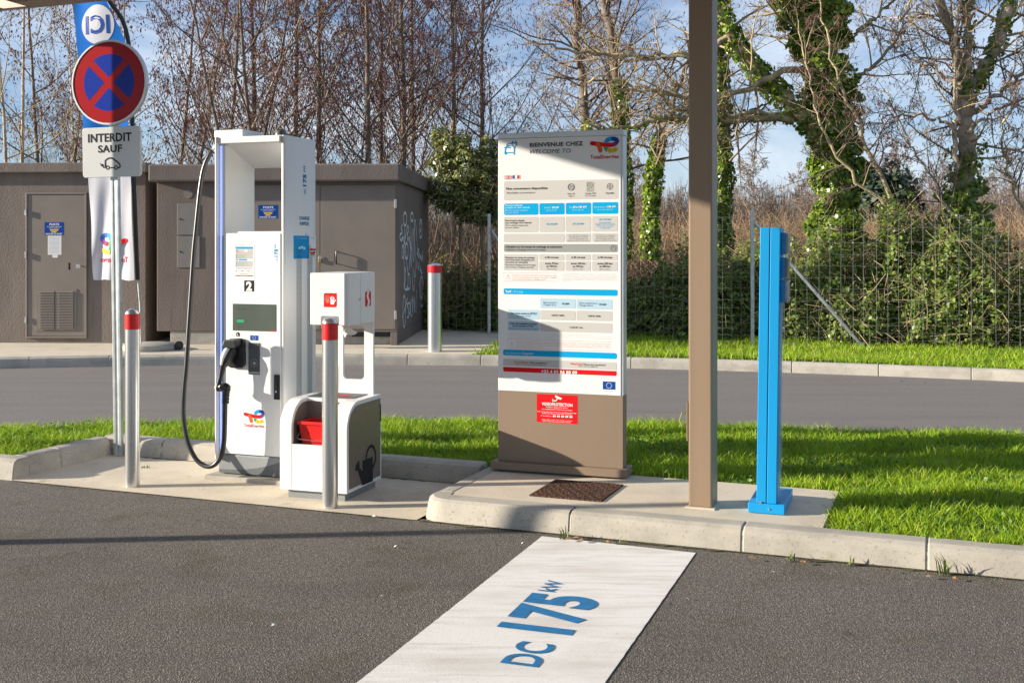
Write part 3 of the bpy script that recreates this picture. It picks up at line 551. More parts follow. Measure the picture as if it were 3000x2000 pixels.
for t, x0, x1, y, m_ in (('Un problème ?',380,643,355,K_RED),('Des questions ?',655,943,366,K_DK),('Need help?',1330,1536,386,K_RED),('Have any question?',1550,1916,396,K_DK)): f.ptext(t, P4(x0,y), P4(x1,y+3), m_, h=30*.17432, bold=.015, res=2)
f.ptext('Merci de contacter le service support au', P4(412,388), P4(910,400), K_DK, res=1); f.ptext('Please call our helpline at', P4(1460,422), P4(1782,432), K_DK, res=1)
f.box(P4(197,425), P4(2103,578), K_RED, 0, .009, corners=(0,0,1,1)); f.ptext('+33 4 83 56 80 09', P4(838,523), P4(1440,536), K_WHITE, h=48*.17432, bold=.04)
eu_flag(f, P4(1870,667), P4(2081,810), 0)
f.ptext('Cofinancé par le mécanisme', P4(1872,822), P4(2078,824), K_MUT, res=1); f.ptext('Connecting Europe', P4(1872,832), P4(2010,833), K_MUT, res=1)
# videoprotection sticker
f.box(P4(760,876), P4(1447,1387), K_RED, 0, .002)
f.ptext('VIDEOPROTECTION', P4(848,1068), P4(1365,1082), K_WHITE, h=48*.17432, bold=.03)
f.poly([f.hit(P4(*p)) for p in ((1072,900),(1185,952),(1170,974),(1150,972),(1072,935))], K_WHITE, 2)
f.stroke([P4(1112,955), P4(1085,996), P4(1030,992)], .007, K_WHITE, 2); f.stroke([P4(1030,970), P4(1030,1005)], .006, K_WHITE, 2)
for t, x0, x1, y in (('Installation équipée d\'un système',918,1285,1110),('avec enregistrement / transmission des images',845,1360,1142),('Pour tout renseignement concernant le droit d\'accès aux images,',775,1430,1182),('veuillez vous adresser au responsable de la station',845,1358,1212),('N° de téléphone :',835,1020,1256),('Articles L.223-1 à L.223-9, L.251-1 à L.255-1, L.613-13 et',845,1355,1318),('R.251-1 à R.253-4 du Code de la Sécurité intérieure',865,1335,1345)):
    f.ptext(t, P4(x0,y-4), P4(x1,y+6), K_WHITE, res=1, bold=.01)
for k in range(5):
    for dx in (0, 27): f.box(P4(1034+k*70+dx,1236+k*3), P4(1034+k*70+dx+20,1268+k*3), K_WHITE, 2, .0015)     # number blurred out in the photograph
f.flush('printed_lettering')

# ------------------------------------------------------------------ charging station
CHW, CHD, CHH = .535, .43, 2.318
ch = thing('charging_station', 'white fast charging station numbered 2 with hanging black cable', 'charging station', (-2.04, 7.79, .04), 19.3)
fp = MB(); rr = random.Random(3)
MB().box(-.06, .58, -.07, .48, -.04, -.006).build('footing', M_KERB, ch, bevel=.008)
MB().box(.0, .53, .008, .42, .0, .135).build('base', M_BASEG, ch, bevel=.012)
f = Face(ch, 'y', .008)
arc = sweep((.012,.028),(.30,.020),(.527,.118), 12); f.poly([(.012,.004)]+[(.527,.004)]+arc[::-1], M_BASED, 0); f.flush('base_shadow_band')  # curved darker grey band along the lower front of the base
SZ = 1.655
MB().box(.012, CHW-.004, .012, CHD, .137, SZ-.02).build('cabinet', M_WHITE, ch, bevel=.004)
door = MB().box(.052, CHW-.028, -.004, .011, .139, SZ).build('front_door', M_WHITE, ch, bevel=.006)
MB().box(.155, CHW-.03, .012, .06, SZ-.019, SZ+.012).build('sill', M_WHITE, ch, bevel=.008)
MB().prism([(-.002,-.022),(.012,-.034),(.014,0),(.014,CHD),(0,CHD)], .10, CHH).build('side_fin', M_WHITE, ch, bevel=.003)
MB().box(.0142, .060, .010, CHD-.05, SZ-.019, CHH-.055).build('left_jamb', M_WHITE, ch, bevel=.003)
MB().box(.0145, .05, .008, .0118, .14, SZ-.02).build('recess_strip', M_BASEG, ch)
led = mat('led_strip', (.5,.6,.9), .4, emit=(.30,.42,1.0), estr=.45)
MB().box(.022, .036, .002, .0079, .15, CHH-.06).build('led_strip', led, ch)
MB().prism([(CHW-.027,.0),(CHW-.008,.002),(CHW,.02),(CHW,.39),(CHW-.006,CHD),(CHW-.027,CHD)], .137, CHH).build('right_pillar', M_WHITE, ch, bevel=.004, smooth=True)
MB().prism([(-.002,CHH),(-.002,CHH-.05),(.05,CHH-.056),(CHD-.06,CHH-.19),(CHD-.003,CHH-.19),(CHD-.003,CHH)], .0145, CHW-.0275, 'x').build('head', M_WHITE, ch, bevel=.003)
MB().box(.008, CHW-.03, -.018, -.0025, CHH-.046, CHH-.004).build('head_fascia', M_WHITE, ch, bevel=.004)
MB().box(-.045, .19, .03, .30, CHH+.001, CHH+.052).build('cable_arm', M_WHITE, ch, bevel=.007)
mb = MB(); mb.lathe([(.042,CHH+.001),(.042,CHH+.02),(.036,CHH+.05),(.03,CHH+.056)], (.37,.22), 20); mb.build('antenna', M_DGREY, ch, smooth=True)
f = Face(ch, 'y', -.004)
# sticker
x0, x1, zb, zt = f.box(Q5(338,232), Q5(750,950), K_WHITE, 0, .002)
f.ptext('RECHARGEZ SANS ENGAGEMENT', Q5(415,268), Q5(715,270), K_GREY, res=1); f.ptext('Select a language', Q5(415,290), Q5(540,291), K_GREY, res=1)
f.stroke([Q5(360,290), Q5(362,262), Q5(390,258)], .003, K_BLUE)
f.box(Q5(357,305), Q5(720,352), K_BLUE, 1, .003); f.box(Q5(357,360), Q5(720,558), K_PGREY, .3, .002); f.box(Q5(357,562), Q5(412,588), K_GREY, 1, .005); f.box(Q5(422,562), Q5(602,590), K_BLUE, 1, .005); f.box(Q5(357,600), Q5(720,725), K_PGREY, .3, .002)
for y in (470,502,533,621,663,705):
    f.disc(f.hit(Q5(372,y)), .0042, K_BLUE, 1.5, 10); f.stroke([Q5(395,y-5), Q5(560+(y*37)%90,y-4)], .0022, K_MUT, 1.5, cap=False); f.stroke([Q5(395,y+6), Q5(500+(y*53)%80,y+7)], .0018, K_MUT, 1.5, cap=False)
f.box(Q5(370,368), Q5(408,410), K_GREY, 1, .002); f.box(Q5(548,365), Q5(612,410), K_WHITE, 1, .002); f.stroke([Q5(380,428), Q5(510,424)], .002, K_LRED, 1.2); f.stroke([Q5(550,434), Q5(712,440)], .002, K_MUT, 1.2)
for y in (742,752,762): f.stroke([Q5(365,y), Q5(712,y+2)], .002, K_MUT, 1.2, cap=False)
for x, m_ in ((372,K_GRN),(494,K_NAVY),(620,K_RED)): f.box(Q5(x-10,798), Q5(x+10,826), m_, 1, .001); f.stroke([Q5(x+22,808), Q5(x+80,806)], .002, K_MUT, 1.2)
f.stroke([Q5(372,854), Q5(705,860)], .002, K_MUT, 1.2); f.stroke([Q5(445,870), Q5(630,874)], .002, K_LRED, 1.2)
f.box(Q5(357,896), Q5(720,922), K_RED, 1, .002); f.ptext('+33 4 83 56 80 09', Q5(455,918), Q5(620,920), K_WHITE, h=11*.14, res=1)
# vertical DC 175 kW on the door
def vtext(t, col_px, row0_px, row1_px, zz, m_, h_px, bold=0.0):
    a = f.hit(zz(col_px, row0_px)); b = f.hit(zz(col_px, row1_px)); hh = abs(f.hit(zz(col_px-h_px, row0_px))[0]-a[0]); f.text(t, a[0], b[1], a[1], m_, 1, h=hh, rot=90, bold=bold)
vtext('DC', 1234, 608, 532, Q5, K_MID, 33); vtext('175', 1236, 515, 355, Q5, K_MID, 68, .03); vtext('kW', 1200, 338, 250, Q5, K_MID, 36, .01)
f.box(Q5(538,1006), Q5(746,1240), K_BLACK, 0, .001); f.ptext('2', Q5(580,1215), Q5(704,1217), K_WHITE, h=176*.1403, bold=.05, res=8)
# screen
sc_ = mat('screen_glass', (.085,.105,.09), .12, spec=.6, var=.12, vscale=3)
a = f.hit(Z2(408,1208)); b = f.hit(Z2(693,1392)); scr = MB().box(a[0], b[0], -.0065, .0, b[1], a[1]).build('screen', sc_, ch, bevel=.001)
f.box(Z2(435,1312), Z2(482,1332), K_GRN, 2, .003); a2 = f.hit(Z2(434,1311)); b2 = f.hit(Z2(512,1333)); f.stroke([a2,(b2[0],a2[1]),b2,(a2[0],b2[1]),a2], .001, K_BASEg if False else K_DK, 2.2, px=False)
f.ptext('Charge terminée', Z2(434,1243), Z2(502,1245), K_BLACK, 2, res=1); f.stroke([Z2(435,1360), Z2(466,1361)], .002, K_BLACK, 2); f.stroke([Z2(498,1361), Z2(512,1361)], .002, K_BLACK, 2); f.box(Z2(650,1383), Z2(690,1390), K_LET, 2, .001)
c = f.hit(Z2(442,1410)); f.poly([(c[0]+.0175*math.cos(R(60*i)), c[1]+.0175*math.sin(R(60*i))) for i in range(6)], K_BLACK, 0); f.text('L', c[0]-.006, c[0]+.006, c[1]-.008, K_WHITE, 1, h=.016, bold=.03)
eu_flag(f, Z2(522,1415), Z2(576,1450), 0)
# card reader
a = f.hit(Z3(652,152)); b = f.hit(Z3(745,420)); cr_ = MB().box(a[0], b[0], -.010, -.001, b[1], a[1]).build('card_reader', M_DGREY, ch, bevel=.002)
f2 = Face(ch, 'y', -.010); c = f2.hit(Z3(698,322)); f2.ring(c, .026, .0018, K_MUT, 0); f2.poly([(c[0]-.012,c[1]-.004),(c[0]+.006,c[1]-.014),(c[0]+.014,c[1]),(c[0]-.002,c[1]+.012)], K_MUT, 0); f2.box(Z3(660,395), Z3(745,412), K_MUT, 0, .001); f2.flush('reader_symbol', cr_)
# door handle
a = f.hit(Z3(868,418)); b = f.hit(Z3(915,628)); dh = MB().box(a[0], b[0], -.016, -.003, b[1], a[1]).build('door_handle', M_BLACK, ch, bevel=.004)
mb = MB(); mb.cyl(((a[0]+b[0])/2-.002,-.018,a[1]-.04), ((a[0]+b[0])/2-.002,-.018,b[1]+.075), .007); mb.build('grip', M_BLACK, dh, smooth=True)
mb = MB(); mb.cyl(((a[0]+b[0])/2-.003,-.0162,b[1]+.055), ((a[0]+b[0])/2-.003,-.020,b[1]+.055), .008); mb.build('lock', M_STEEL, dh)
a = f.hit(Z3(612,812)); b = f.hit(Z3(782,720)); t0 = f.hit(Z3(615,852)); te_logo(f, a[0], b[0], a[1], b[1], lay=0, text=True, ztext=(t0[1], .021))
f.flush('printed_lettering')
# holster and plug
hc = f.hit(Z3(560,235)); hx, hz = hc
prof = [(-.075,-.09),(-.075,.05),(-.055,.095),(.045,.10),(.068,.075),(.07,-.08),(.045,-.105),(-.04,-.105)]
hol = MB(); hol.prism([(hx+x, hz+z) for x, z in prof], -.03, -.0045, 'y'); ho = hol.build('connector_holster', M_BLACK, ch, bevel=.008, smooth=True)
mb = MB(); mb.prism([(hx-.068,hz+.05),(hx-.05,hz+.092),(hx+.04,hz+.094),(hx+.055,hz+.05),(hx+.04,hz+.035),(hx-.055,hz+.03)], -.10, -.03, 'y'); mb.build('hood', M_BLACK, ho, bevel=.008)
# plug body: white top, black sides, leaning out of the holster
def ring_loft(mb, rings, n=14):
    vs_ = []
    for (c, rx, ry, ax) in rings:
        ax = Vector(ax).normalized(); sx = Vector((1,0,0)); sx = (sx-ax*sx.dot(ax)).normalized(); sy = ax.cross(sx)
        vs_ += [Vector(c)+sx*rx*math.cos(2*math.pi*i/n)+sy*ry*math.sin(2*math.pi*i/n) for i in range(n)]
    k = len(rings); mb.add(vs_, [(j*n+i, j*n+(i+1)%n, (j+1)*n+(i+1)%n, (j+1)*n+i) for j in range(k-1) for i in range(n)]+[tuple(range(n))[::-1], tuple((k-1)*n+i for i in range(n))])
pA = Vector((hx-.020, -.045, hz+.030)); pB = Vector((hx-.050, -.105, hz-.085)); pC = Vector((hx-.068, -.110, hz-.165)); pD = Vector((hx-.085, -.118, hz-.235))
plug = MB(); ax = pB-pA
ring_loft(plug, [(pA,.045,.045,ax),(pA*.6+pB*.4,.047,.05,ax),(pA*.3+pB*.7,.040,.045,ax),(pB,.022,.024,ax),(pC,.017,.017,pC-pB),(pD,.0185,.0185,pD-pC)])
po = plug.build('plug', M_BLACK, ch, smooth=True, angle=60)
mb = MB(); off = Vector((-.004,-.012,.004)); ring_loft(mb, [(pA+off,.030,.040,ax),(pA*.6+pB*.4+off,.030,.045,ax),(pA*.3+pB*.7+off,.024,.038,ax),(pB+off*.8,.013,.016,ax)]); mb.build('plug_shell', M_WHITE, po, smooth=True, angle=60)
mb = MB(); ring_loft(mb, [(pC+(pD-pC)*.78,.021,.021,pD-pC),(pD,.021,.021,pD-pC)]); mb.build('collar', M_WHITE, po, smooth=True)
# cable
fc = Face(ch, 'y', -.12); fs_ = Face(ch, 'y', .05)
cab = []
def cpt(px, yl): f_ = Face(ch, 'y', yl); q = f_.hit(px); return Vector((q[0], yl, q[1]))
cp = [(Z2(300,178),.17),(Z2(290,196),.165),(Z2(268,215),.155),(Z2(240,262),.145),(Z2(215,330),.135),(Z2(197,430),.12),(Z2(182,560),.10),(Z2(166,720),.08),(Z2(150,880),.06),(Z2(132,1150),.02),(Z2(116,1400),-.02),(Z8(1318,520),-.05),(Z8(1302,700),-.07),(Z8(1296,850),-.085),(Z8(1305,960),-.095),(Z8(1325,1060),-.105),(Z8(1355,1140),-.115),(Z8(1392,1200),-.12),(Z8(1432,1232),-.125),(Z8(1475,1245),-.13),(Z8(1515,1232),-.13),(Z8(1548,1196),-.13),(Z8(1572,1140),-.13),(Z8(1584,1060),-.13),(Z8(1588,960),-.13),(Z8(1590,860),-.13),(Z3(455,655),-.125),(Z3(460,560),-.122)]
pts = [cpt(p, yl) for p, yl in cp]+[pD]
def smooth_path(P, n=4):
    out = []
    for i in range(len(P)-1):
        p0 = P[max(i-1,0)]; p1 = P[i]; p2 = P[i+1]; p3 = P[min(i+2,len(P)-1)]
        for k in range(n):
            t = k/n; out.append(.5*((2*p1)+(-p0+p2)*t+(2*p0-5*p1+4*p2-p3)*t*t+(-p0+3*p1-3*p2+p3)*t**3))
    return out+[P[-1]]
mb = MB(); mb.tube(smooth_path(pts), .0165, 12); cbl = mb.build('charging_cable', M_CABLE, ch, smooth=True, angle=60)
mb = MB(); sr = smooth_path([pD, cpt(Z3(468,520),-.12), cpt(Z3(462,580),-.122), cpt(Z3(458,660),-.124)], 6); mb.tube(sr, [.0225+.003*((i%2)) for i in range(len(sr))], 14); mb.build('strain_relief', M_BLACK, cbl)
mb = MB(); mb.tube([cpt(Z2(303,176),.17), cpt(Z2(289,197),.165), cpt(Z2(280,207),.16)], .021, 12); mb.build('cable_gland', M_ALU, cbl)
# right side print
f = Face(ch, 'x', CHW)
def vside(t, col, r0, r1, h_px, zz, m_, bold=0.0):
    a = f.hit(zz(col, r0)); b = f.hit(zz(col, r1)); hh = abs(f.hit(zz(col-h_px, r0))[0]-a[0]); f.text(t, a[0], b[1], a[1], m_, 1, h=hh, rot=90, bold=bold)
vside('DC', 887, 487, 457, 12, Z2, K_DBLUE, .01); vside('175', 888, 440, 362, 20, Z2, K_DBLUE, .04); vside('kW', 882, 345, 302, 12, Z2, K_DBLUE, .01)
f.ptext('CHARGE', Z2(842,657), Z2(909,662), K_DBLUE, h=22*.446, bold=.02); f.ptext('RAPIDE', Z2(846,693), Z2(905,697), K_DBLUE, h=22*.446, bold=.02)
for x in (884,891): f.stroke([Z2(x,748), Z2(x,758)], .004, K_DBLUE)
f.box(Z2(806,762), Z2(908,912), K_MID, 0, .002); f.box(Z2(909,763), Z2(952,912), K_WHITE, 0, .001)
f.ptext('Une Charge Rapide', Q5(1635,140), Q5(1848,142), K_CYAN, res=1)
for y in (160,183,215,240,265,400,430,450,470,490,510): f.stroke([Q5(1640,y), Q5(1790+(y*31)%60,y+1)], .0022, K_BLUE if y < 290 else K_MID, 1, cap=False)
for x, y in ((1690,330),(1742,318),(1790,338)): f.box(Q5(x-22,y-28), Q5(x+22,y+26), K_CYAN, 1, .003)
f.box(Q5(1898,346), Q5(2036,382), K_LET, 1, 0, corners=(0,0,0,0)); a = f.hit(Q5(1908,470)); b = f.hit(Q5(2014,405)); te_logo(f, a[0], b[0], a[1], b[1], 1, True, ztext=(f.hit(Q5(1908,494))[1], .009))
f.ptext('Téléchargez', Q5(1912,132), Q5(2010,134), K_MID, res=1)
for y in (515,525): f.stroke([Q5(1910,y), Q5(2020,y)], .0016, K_MUT, 1, cap=False)
f.flush('printed_lettering')
vent = MB()
for cpx in ((1678,),(1902,)):
    s0 = f.hit(Q5(cpx[0],600))[0]
    for j in range(150):
        for i in range(7):
            z = 1.575-j*.0085; x = s0+(i-3+.5*(j%2))*.0105
            if z < .42 or (j < 4 and abs(i-3) > j): continue
            r_ = .0037; vent.add([(CHW+.0012, x+r_, z), (CHW+.0012, x, z+r_), (CHW+.0012, x-r_, z), (CHW+.0012, x, z-r_)], [(0,1,2,3)])
vo = vent.build('vent_perforation', K_DK, ch); vo['kind'] = 'stuff'

# ------------------------------------------------------------------ service unit: cabinet with bucket bay, glove dispenser on a plate
su = thing('service_cabinet', 'white and brown service cabinet with glove dispenser beside the charging station', 'service station', (-1.482, 7.19, 0), 18.3)
SW, SD, ST = .475, .505, .62
def sprof(i=0.0, Rr=.17):
    r_ = Rr-i; arc_ = [(i+r_-r_*math.cos(R(t)), ST-i-r_+r_*math.sin(R(t))) for t in range(0, 91, 9)]
    return [(i,.058+i)]+arc_+[(SD-i,ST-i),(SD-i,.058+i)]
MB().box(.045, SW-.03, .03, SD-.03, 0, .057).build('plinth', M_BASEG, su)
MB().prism(sprof(), 0, .085, 'x').build('left_wall', M_WHITE, su, bevel=.003, angle=30)
rw = MB().prism(sprof(), .368, SW, 'x').build('right_wall', M_WHITE, su, bevel=.003, angle=30)
MB().box(.0855, .3675, 0, .022, .058, .35).build('front_panel', M_WHITE, su, bevel=.003)
MB().box(.0855, .3675, .0225, SD, .058, .33).build('body', M_BROWNM, su)
MB().box(.0855, .3675, .0225, .205, .3305, .345).build('bay_floor', M_BROWNM, su)
MB().box(.0855, .3675, .205, .22, .3455, .598).build('bay_back', M_BROWNM, su)
lidp = MB().box(.0855, .3675, .20, SD, .5985, ST-.001).build('top_panel', M_WHITE, su, bevel=.002)
MB().prism(sprof(.022), .0852, .0866, 'x').build('bay_lining', M_BROWNM, su)
MB().box(.07, .40, .235, .455, ST+.0005, ST+.004).build('rubber_mat', M_DGREY, su)
mb = MB(); mb.lathe([(.05,ST+.0045),(.05,ST+.0052)], (.29,.32), 20); mb.build('mat_emblem', K_LET, su)
sp = MB().prism(sprof(.024, .16), SW+.0005, SW+.005, 'x').build('side_panel', M_BROWNM, su, bevel=.001, angle=30)
f = Face(su, 'x', SW+.005)
f.poly([f.hit(Q6(*p)) for p in ((975,1055),(1115,1000),(1118,1330),(975,1390),(915,1195),(940,1150),(975,1195))], K_BLACK, 0)
f.poly([f.hit(Q6(*p)) for p in ((933,1058),(915,1062),(882,1130),(878,1185),(895,1195),(925,1182),(938,1140))], K_BLACK, .4)
f.stroke([Q6(*p) for p in ((1028,1060),(1028,990),(1045,915),(1072,868),(1100,852),(1130,880),(1150,950),(1150,1040),(1130,1110),(1110,1150))], .020, K_BLACK, .7)
f.stroke([Q6(1218,300), Q6(1220,510)], .017, K_BLACK, .5); f.flush('watering_can_emblem', sp); sp.children[-1]['kind'] = 'stuff'
q = f.hit(Q6(1235,678)); mb = MB(); mb.cyl((SW+.005,q[0],q[1]), (SW+.013,q[0],q[1]), .009); mb.build('lock', M_STEEL, sp)
# dispenser plate with window, dispenser box
pl = MB(); px0, px1, pz0, pz1, wx0, wx1, wz0, wz1 = .135, .428, ST+.001, 1.12, .205, .362, .715, 1.075
def rr_pts(x0, x1, z0, z1, r, n=5):
    o = []
    for cx, cz, a0 in ((x1-r,z1-r,0),(x0+r,z1-r,90),(x0+r,z0+r,180),(x1-r,z0+r,270)): o += [(cx+r*math.cos(R(a0+90*i/n)), cz+r*math.sin(R(a0+90*i/n))) for i in range(n+1)]
    return o
inner = rr_pts(wx0, wx1, wz0, wz1, .03); outer = [(px1 if x > (wx0+wx1)/2 else px0, pz1 if z > (wz0+wz1)/2 else pz0) for x, z in inner]
outer = []
for k, (x, z) in enumerate(inner):
    c_ = k//6; i_ = k % 6; cs = [(px1,pz1),(px0,pz1),(px0,pz0),(px1,pz0)][c_]
    outer.append(cs)
n = len(inner); vs_ = []
for y in (.478,.498): vs_ += [(x,y,z) for x, z in inner]+[(x,y,z) for x, z in outer]
fs = []
for i in range(n):
    j = (i+1) % n
    if outer[i] == outer[j]: fs += [(i,j,n+i), (2*n+j,2*n+i,3*n+i)]
    else: fs += [(i,j,n+j,n+i), (2*n+j,2*n+i,3*n+i,3*n+j), (n+i,n+j,3*n+j,3*n+i)]
    fs.append((j,i,2*n+i,2*n+j))
pl.add(vs_, fs); pl.build('dispenser_stand', M_WHITE, su)
bx0, bx1, by0, by1, bz0, bz1 = .152, .431, .118, .50, 1.10, 1.435
disp = MB(); r_ = .022
plan = [(bx0,by0),(bx1-.035,by0),(bx1-.012,by0+.012),(bx1,by0+.05),(bx1,by1),(bx0,by1)]
db = disp.prism(plan, bz0, bz1).build('glove_dispenser', M_WHITE, su, bevel=.006)
f = Face(su, 'y', by0); a = f.hit(Z2(985,1288)); b = f.hit(Z2(1103,1352)); f.rrect(a[0], b[0], bz0-.0, a[1], M_BASEG, 0, .012, corners=(1,1,0,0))
g0 = f.box(Z2(1005,1138), Z2(1090,1232), K_RED, 0, .012, corners=(0,1,0,1))
def hand(f, cx, cz, s, m, lay, flip=1):
    f.poly([(cx-.28*s,cz-.1*s),(cx-.22*s,cz-.45*s),(cx+.22*s,cz-.45*s),(cx+.28*s,cz-.05*s),(cx+.25*s,cz+.12*s),(cx-.25*s,cz+.12*s)], m, lay)
    for i, (dx, h_) in enumerate(((-.21,.42),(-.07,.52),(.07,.5),(.2,.38))): f.stroke([(cx+dx*s,cz+.05*s),(cx+dx*s*1.25,cz+h_*s)], .105*s, m, lay+.2+.05*i, px=False)
    f.stroke([(cx+flip*.22*s,cz-.2*s),(cx+flip*.48*s,cz+.12*s)], .11*s, m, lay+.5, px=False)
gc = ((g0[0]+g0[1])/2, (g0[2]+g0[3])/2); hand(f, gc[0]+.016, gc[1]-.004, .052, K_WHITE, 1); hand(f, gc[0]-.018, gc[1]+.004, .05, K_LRED, .6, -1)
f.flush('glove_emblem', db)
f = Face(su, 'x', bx1); f.stroke([Z2(1246,1016), Z2(1246,1352)], .002, M_DGREY, 0, cap=False); g = f.box(Z2(1276,1130), Z2(1314,1222), K_RED, 0, .012, corners=(0,1,0,1))
gc = ((g[0]+g[1])/2, (g[2]+g[3])/2); f.stroke([(gc[0]-.01,gc[1]-.06),(gc[0]+.012,gc[1]-.02),(gc[0]-.012,gc[1]+.02),(gc[0]+.01,gc[1]+.06)], .028, K_WHITE, 1, px=False); f.flush('glove_emblem', db)
q = f.hit(Z2(1238,1180)); mb = MB(); mb.cyl((bx1-.001,q[0],q[1]), (bx1+.006,q[0],q[1]), .009); mb.build('lock', M_STEEL, db)
# paper tuft under the dispenser
pm = mat('paper', (.72,.70,.66), .9, trans=.25)
vs_ = []; N = 9
for i in range(N):
    for j in range(N):
        u, v = i/(N-1), j/(N-1); vs_.append((.30+.085*u+.012*math.sin(6*v+2*u)*v, .25+.04*math.sin(5*u+2*v)+.03*v, bz0+.002-.085*v*(1-.35*u*u+.12*math.sin(9*u))))
me = bpy.data.meshes.new('paper_towel'); me.from_pydata(vs_, [], [(i*N+j,(i+1)*N+j,(i+1)*N+j+1,i*N+j+1) for i in range(N-1) for j in range(N-1)]); link('paper_towel', me, pm, db)
# bucket
w0 = su.matrix_basis @ Vector((.225,.115,.3455))
bk = thing('bucket', 'red plastic squeegee bucket in the bay of the service cabinet', 'bucket', w0, 18.3)
def frustum(mb, a0, b0, z0, a1, b1, z1, cap=True):
    mb.add([(-a0,-b0,z0),(a0,-b0,z0),(a0,b0,z0),(-a0,b0,z0),(-a1,-b1,z1),(a1,-b1,z1),(a1,b1,z1),(-a1,b1,z1)], [(0,1,5,4),(1,2,6,5),(2,3,7,6),(3,0,4,7)]+([(0,3,2,1)] if cap else []))
mb = MB(); frustum(mb, .09,.062,0,.112,.076,.135); frustum(mb, .086,.058,.004,.108,.072,.136); mb.build('shell', M_REDP, bk)
mb = MB(); a1, b1 = .12, .084
for x0, x1, y0, y1 in ((-a1,a1,-b1,-b1+.014),(-a1,a1,b1-.014,b1),(-a1,-a1+.014,-b1+.0141,b1-.0141),(a1-.014,a1,-b1+.0141,b1-.0141)): mb.box(x0, x1, y0, y1, .125, .145)
mb.build('rim', M_REDP, bk, bevel=.003)
mb = MB(); mb.tube([(-.108,-.02,.11),(-.118,-.088,.04),(-.10,-.094,.034),(-.02,-.094,.032),(0,-.096,.024),(.02,-.094,.032),(.10,-.094,.034),(.118,-.088,.04),(.108,-.02,.11)], .0022, 6); mb.build('wire_handle', M_STEEL, bk)
mb = MB(); mb.cyl((.04,.03,.02), (.075,.045,.21), .011); sq = mb.build('squeegee', M_BLACK); sq.location = w0; sq.rotation_euler = (0,0,-R(18.3)); tag(sq, 'black squeegee handle leaning out of the red bucket', 'squeegee')

# ------------------------------------------------------------------ bollards
def bollard(px, py, z0, r, h, band, label, group, a=0):
    p = G(px, py, z0); t = thing('bollard', label, 'bollard', p, a, group)
    mb = MB(); mb.lathe([(r,0),(r,h-band-.012)], n=32); mb.build('tube', M_STEEL, t, smooth=True)
    mb = MB(); mb.lathe([(r+.0008,h-band-.011),(r+.0008,h-.014)], n=32); mb.build('red_band', M_RED, t, smooth=True)
    mb = MB(); mb.lathe([(r,h-.0135),(r*.96,h-.006),(r*.75,h+.010),(r*.4,h+.019),(r*.05,h+.022)], n=32); mb.build('domed_cap', M_STEEL, t, smooth=True, angle=60)
    return t
bollard(967,1485,.005,.0485,1.145,.105, 'slim steel bollard with red band standing before the service cabinet', 'slim steel bollards')
bollard(388,1424,.005,.0485,1.165,.105, 'slim steel bollard with red band beside the no stopping sign post', 'slim steel bollards')
bb = bollard(1274,1029,.14,.10,1.20,.105, 'thick steel bollard with red band on the pavement by the graffitied kiosk', 'pavement bollards')

# ------------------------------------------------------------------ no stopping sign
sp0 = G(349,1335,.005); sg = thing('sign_post', 'galvanised post with round no stopping sign and white French plate', 'traffic sign', sp0, 14); sg.rotation_euler = (0, -.014, -R(14))
mb = MB(); prof = [(-.034,-.02),(-.012,-.02),(-.008,-.016),(.008,-.016),(.012,-.02),(.034,-.02),(.034,.012),(-.034,.012)]
mb.prism(prof, 0, 3.12).build('pole', M_GALV, sg, bevel=.004)
f = Face(sg, 'y', -.05); c = f.hit((319,242)); RAD = .325
mb = MB(); n = 40
def disc_ring(mb, r, y): return [(c[0]+r*math.cos(2*math.pi*i/n), y, c[1]+r*math.sin(2*math.pi*i/n)) for i in range(n)]
vs_ = disc_ring(mb,RAD-.018,-.046)+disc_ring(mb,RAD-.016,-.056)+disc_ring(mb,RAD-.004,-.056)+disc_ring(mb,RAD,-.05)+disc_ring(mb,RAD,-.025)
mb.add(vs_, [(j*n+i, j*n+(i+1)%n, (j+1)*n+(i+1)%n, (j+1)*n+i) for j in range(4) for i in range(n)]+[tuple(range(4*n,5*n))])
rs = mb.build('round_sign', M_ALU, sg, smooth=True)
f.disc(c, RAD-.016, K_SIGNR, 0, 48)
ri = .216
for q in range(4):
    a0 = q*90+45+7.6; a1 = q*90+135-7.6
    pts = [(c[0]+ri*math.cos(R(a0+(a1-a0)*i/14)), c[1]+ri*math.sin(R(a0+(a1-a0)*i/14))) for i in range(15)]
    m_ = R(q*90+90); tip = (c[0]+.040*math.cos(m_), c[1]+.040*math.sin(m_)); f.poly(pts+[tip], K_SIGNB, 1)
f.flush('sign_face', rs)
fp_ = Face(sg, 'y', -.05); a = fp_.hit((241,376)); b = fp_.hit((412,516)); 
M_PLATE = mat('retroreflective_white', (.58,.60,.60), .35, bump=.10, bscale=60, bdist=.004, stretch=(.02,1,1))
pm_ = MB().prism(rr_pts(a[0], b[0], b[1], a[1], .025), -.05, -.028, 'y').build('plate', M_PLATE, sg, bevel=.003)
MB().prism(rr_pts(a[0]+.01, b[0]-.01, b[1]+.01, a[1]-.01, .02), -.0277, -.021, 'y').build('plate_bracket', M_GALV, pm_)
f = fp_
f.ptext('INTERDIT', Z1(476,770), Z1(712,766), K_BLACK, 1, h=44*.542, bold=.025); f.ptext('SAUF', Z1(530,825), Z1(661,822), K_BLACK, 1, h=38*.542, bold=.025)
wk = .011
f.stroke([Z1(*p) for p in ((570,900),(569,868),(585,856),(605,854),(630,872),(648,888),(650,902),(640,908))], wk, K_BLACK, 1); f.stroke([Z1(594,907), Z1(618,907)], wk*.7, K_BLACK, 1)
for p in ((582,906),(628,906)): f.ring(f.hit(Z1(*p)), .013, .007, K_BLACK, 1.2)
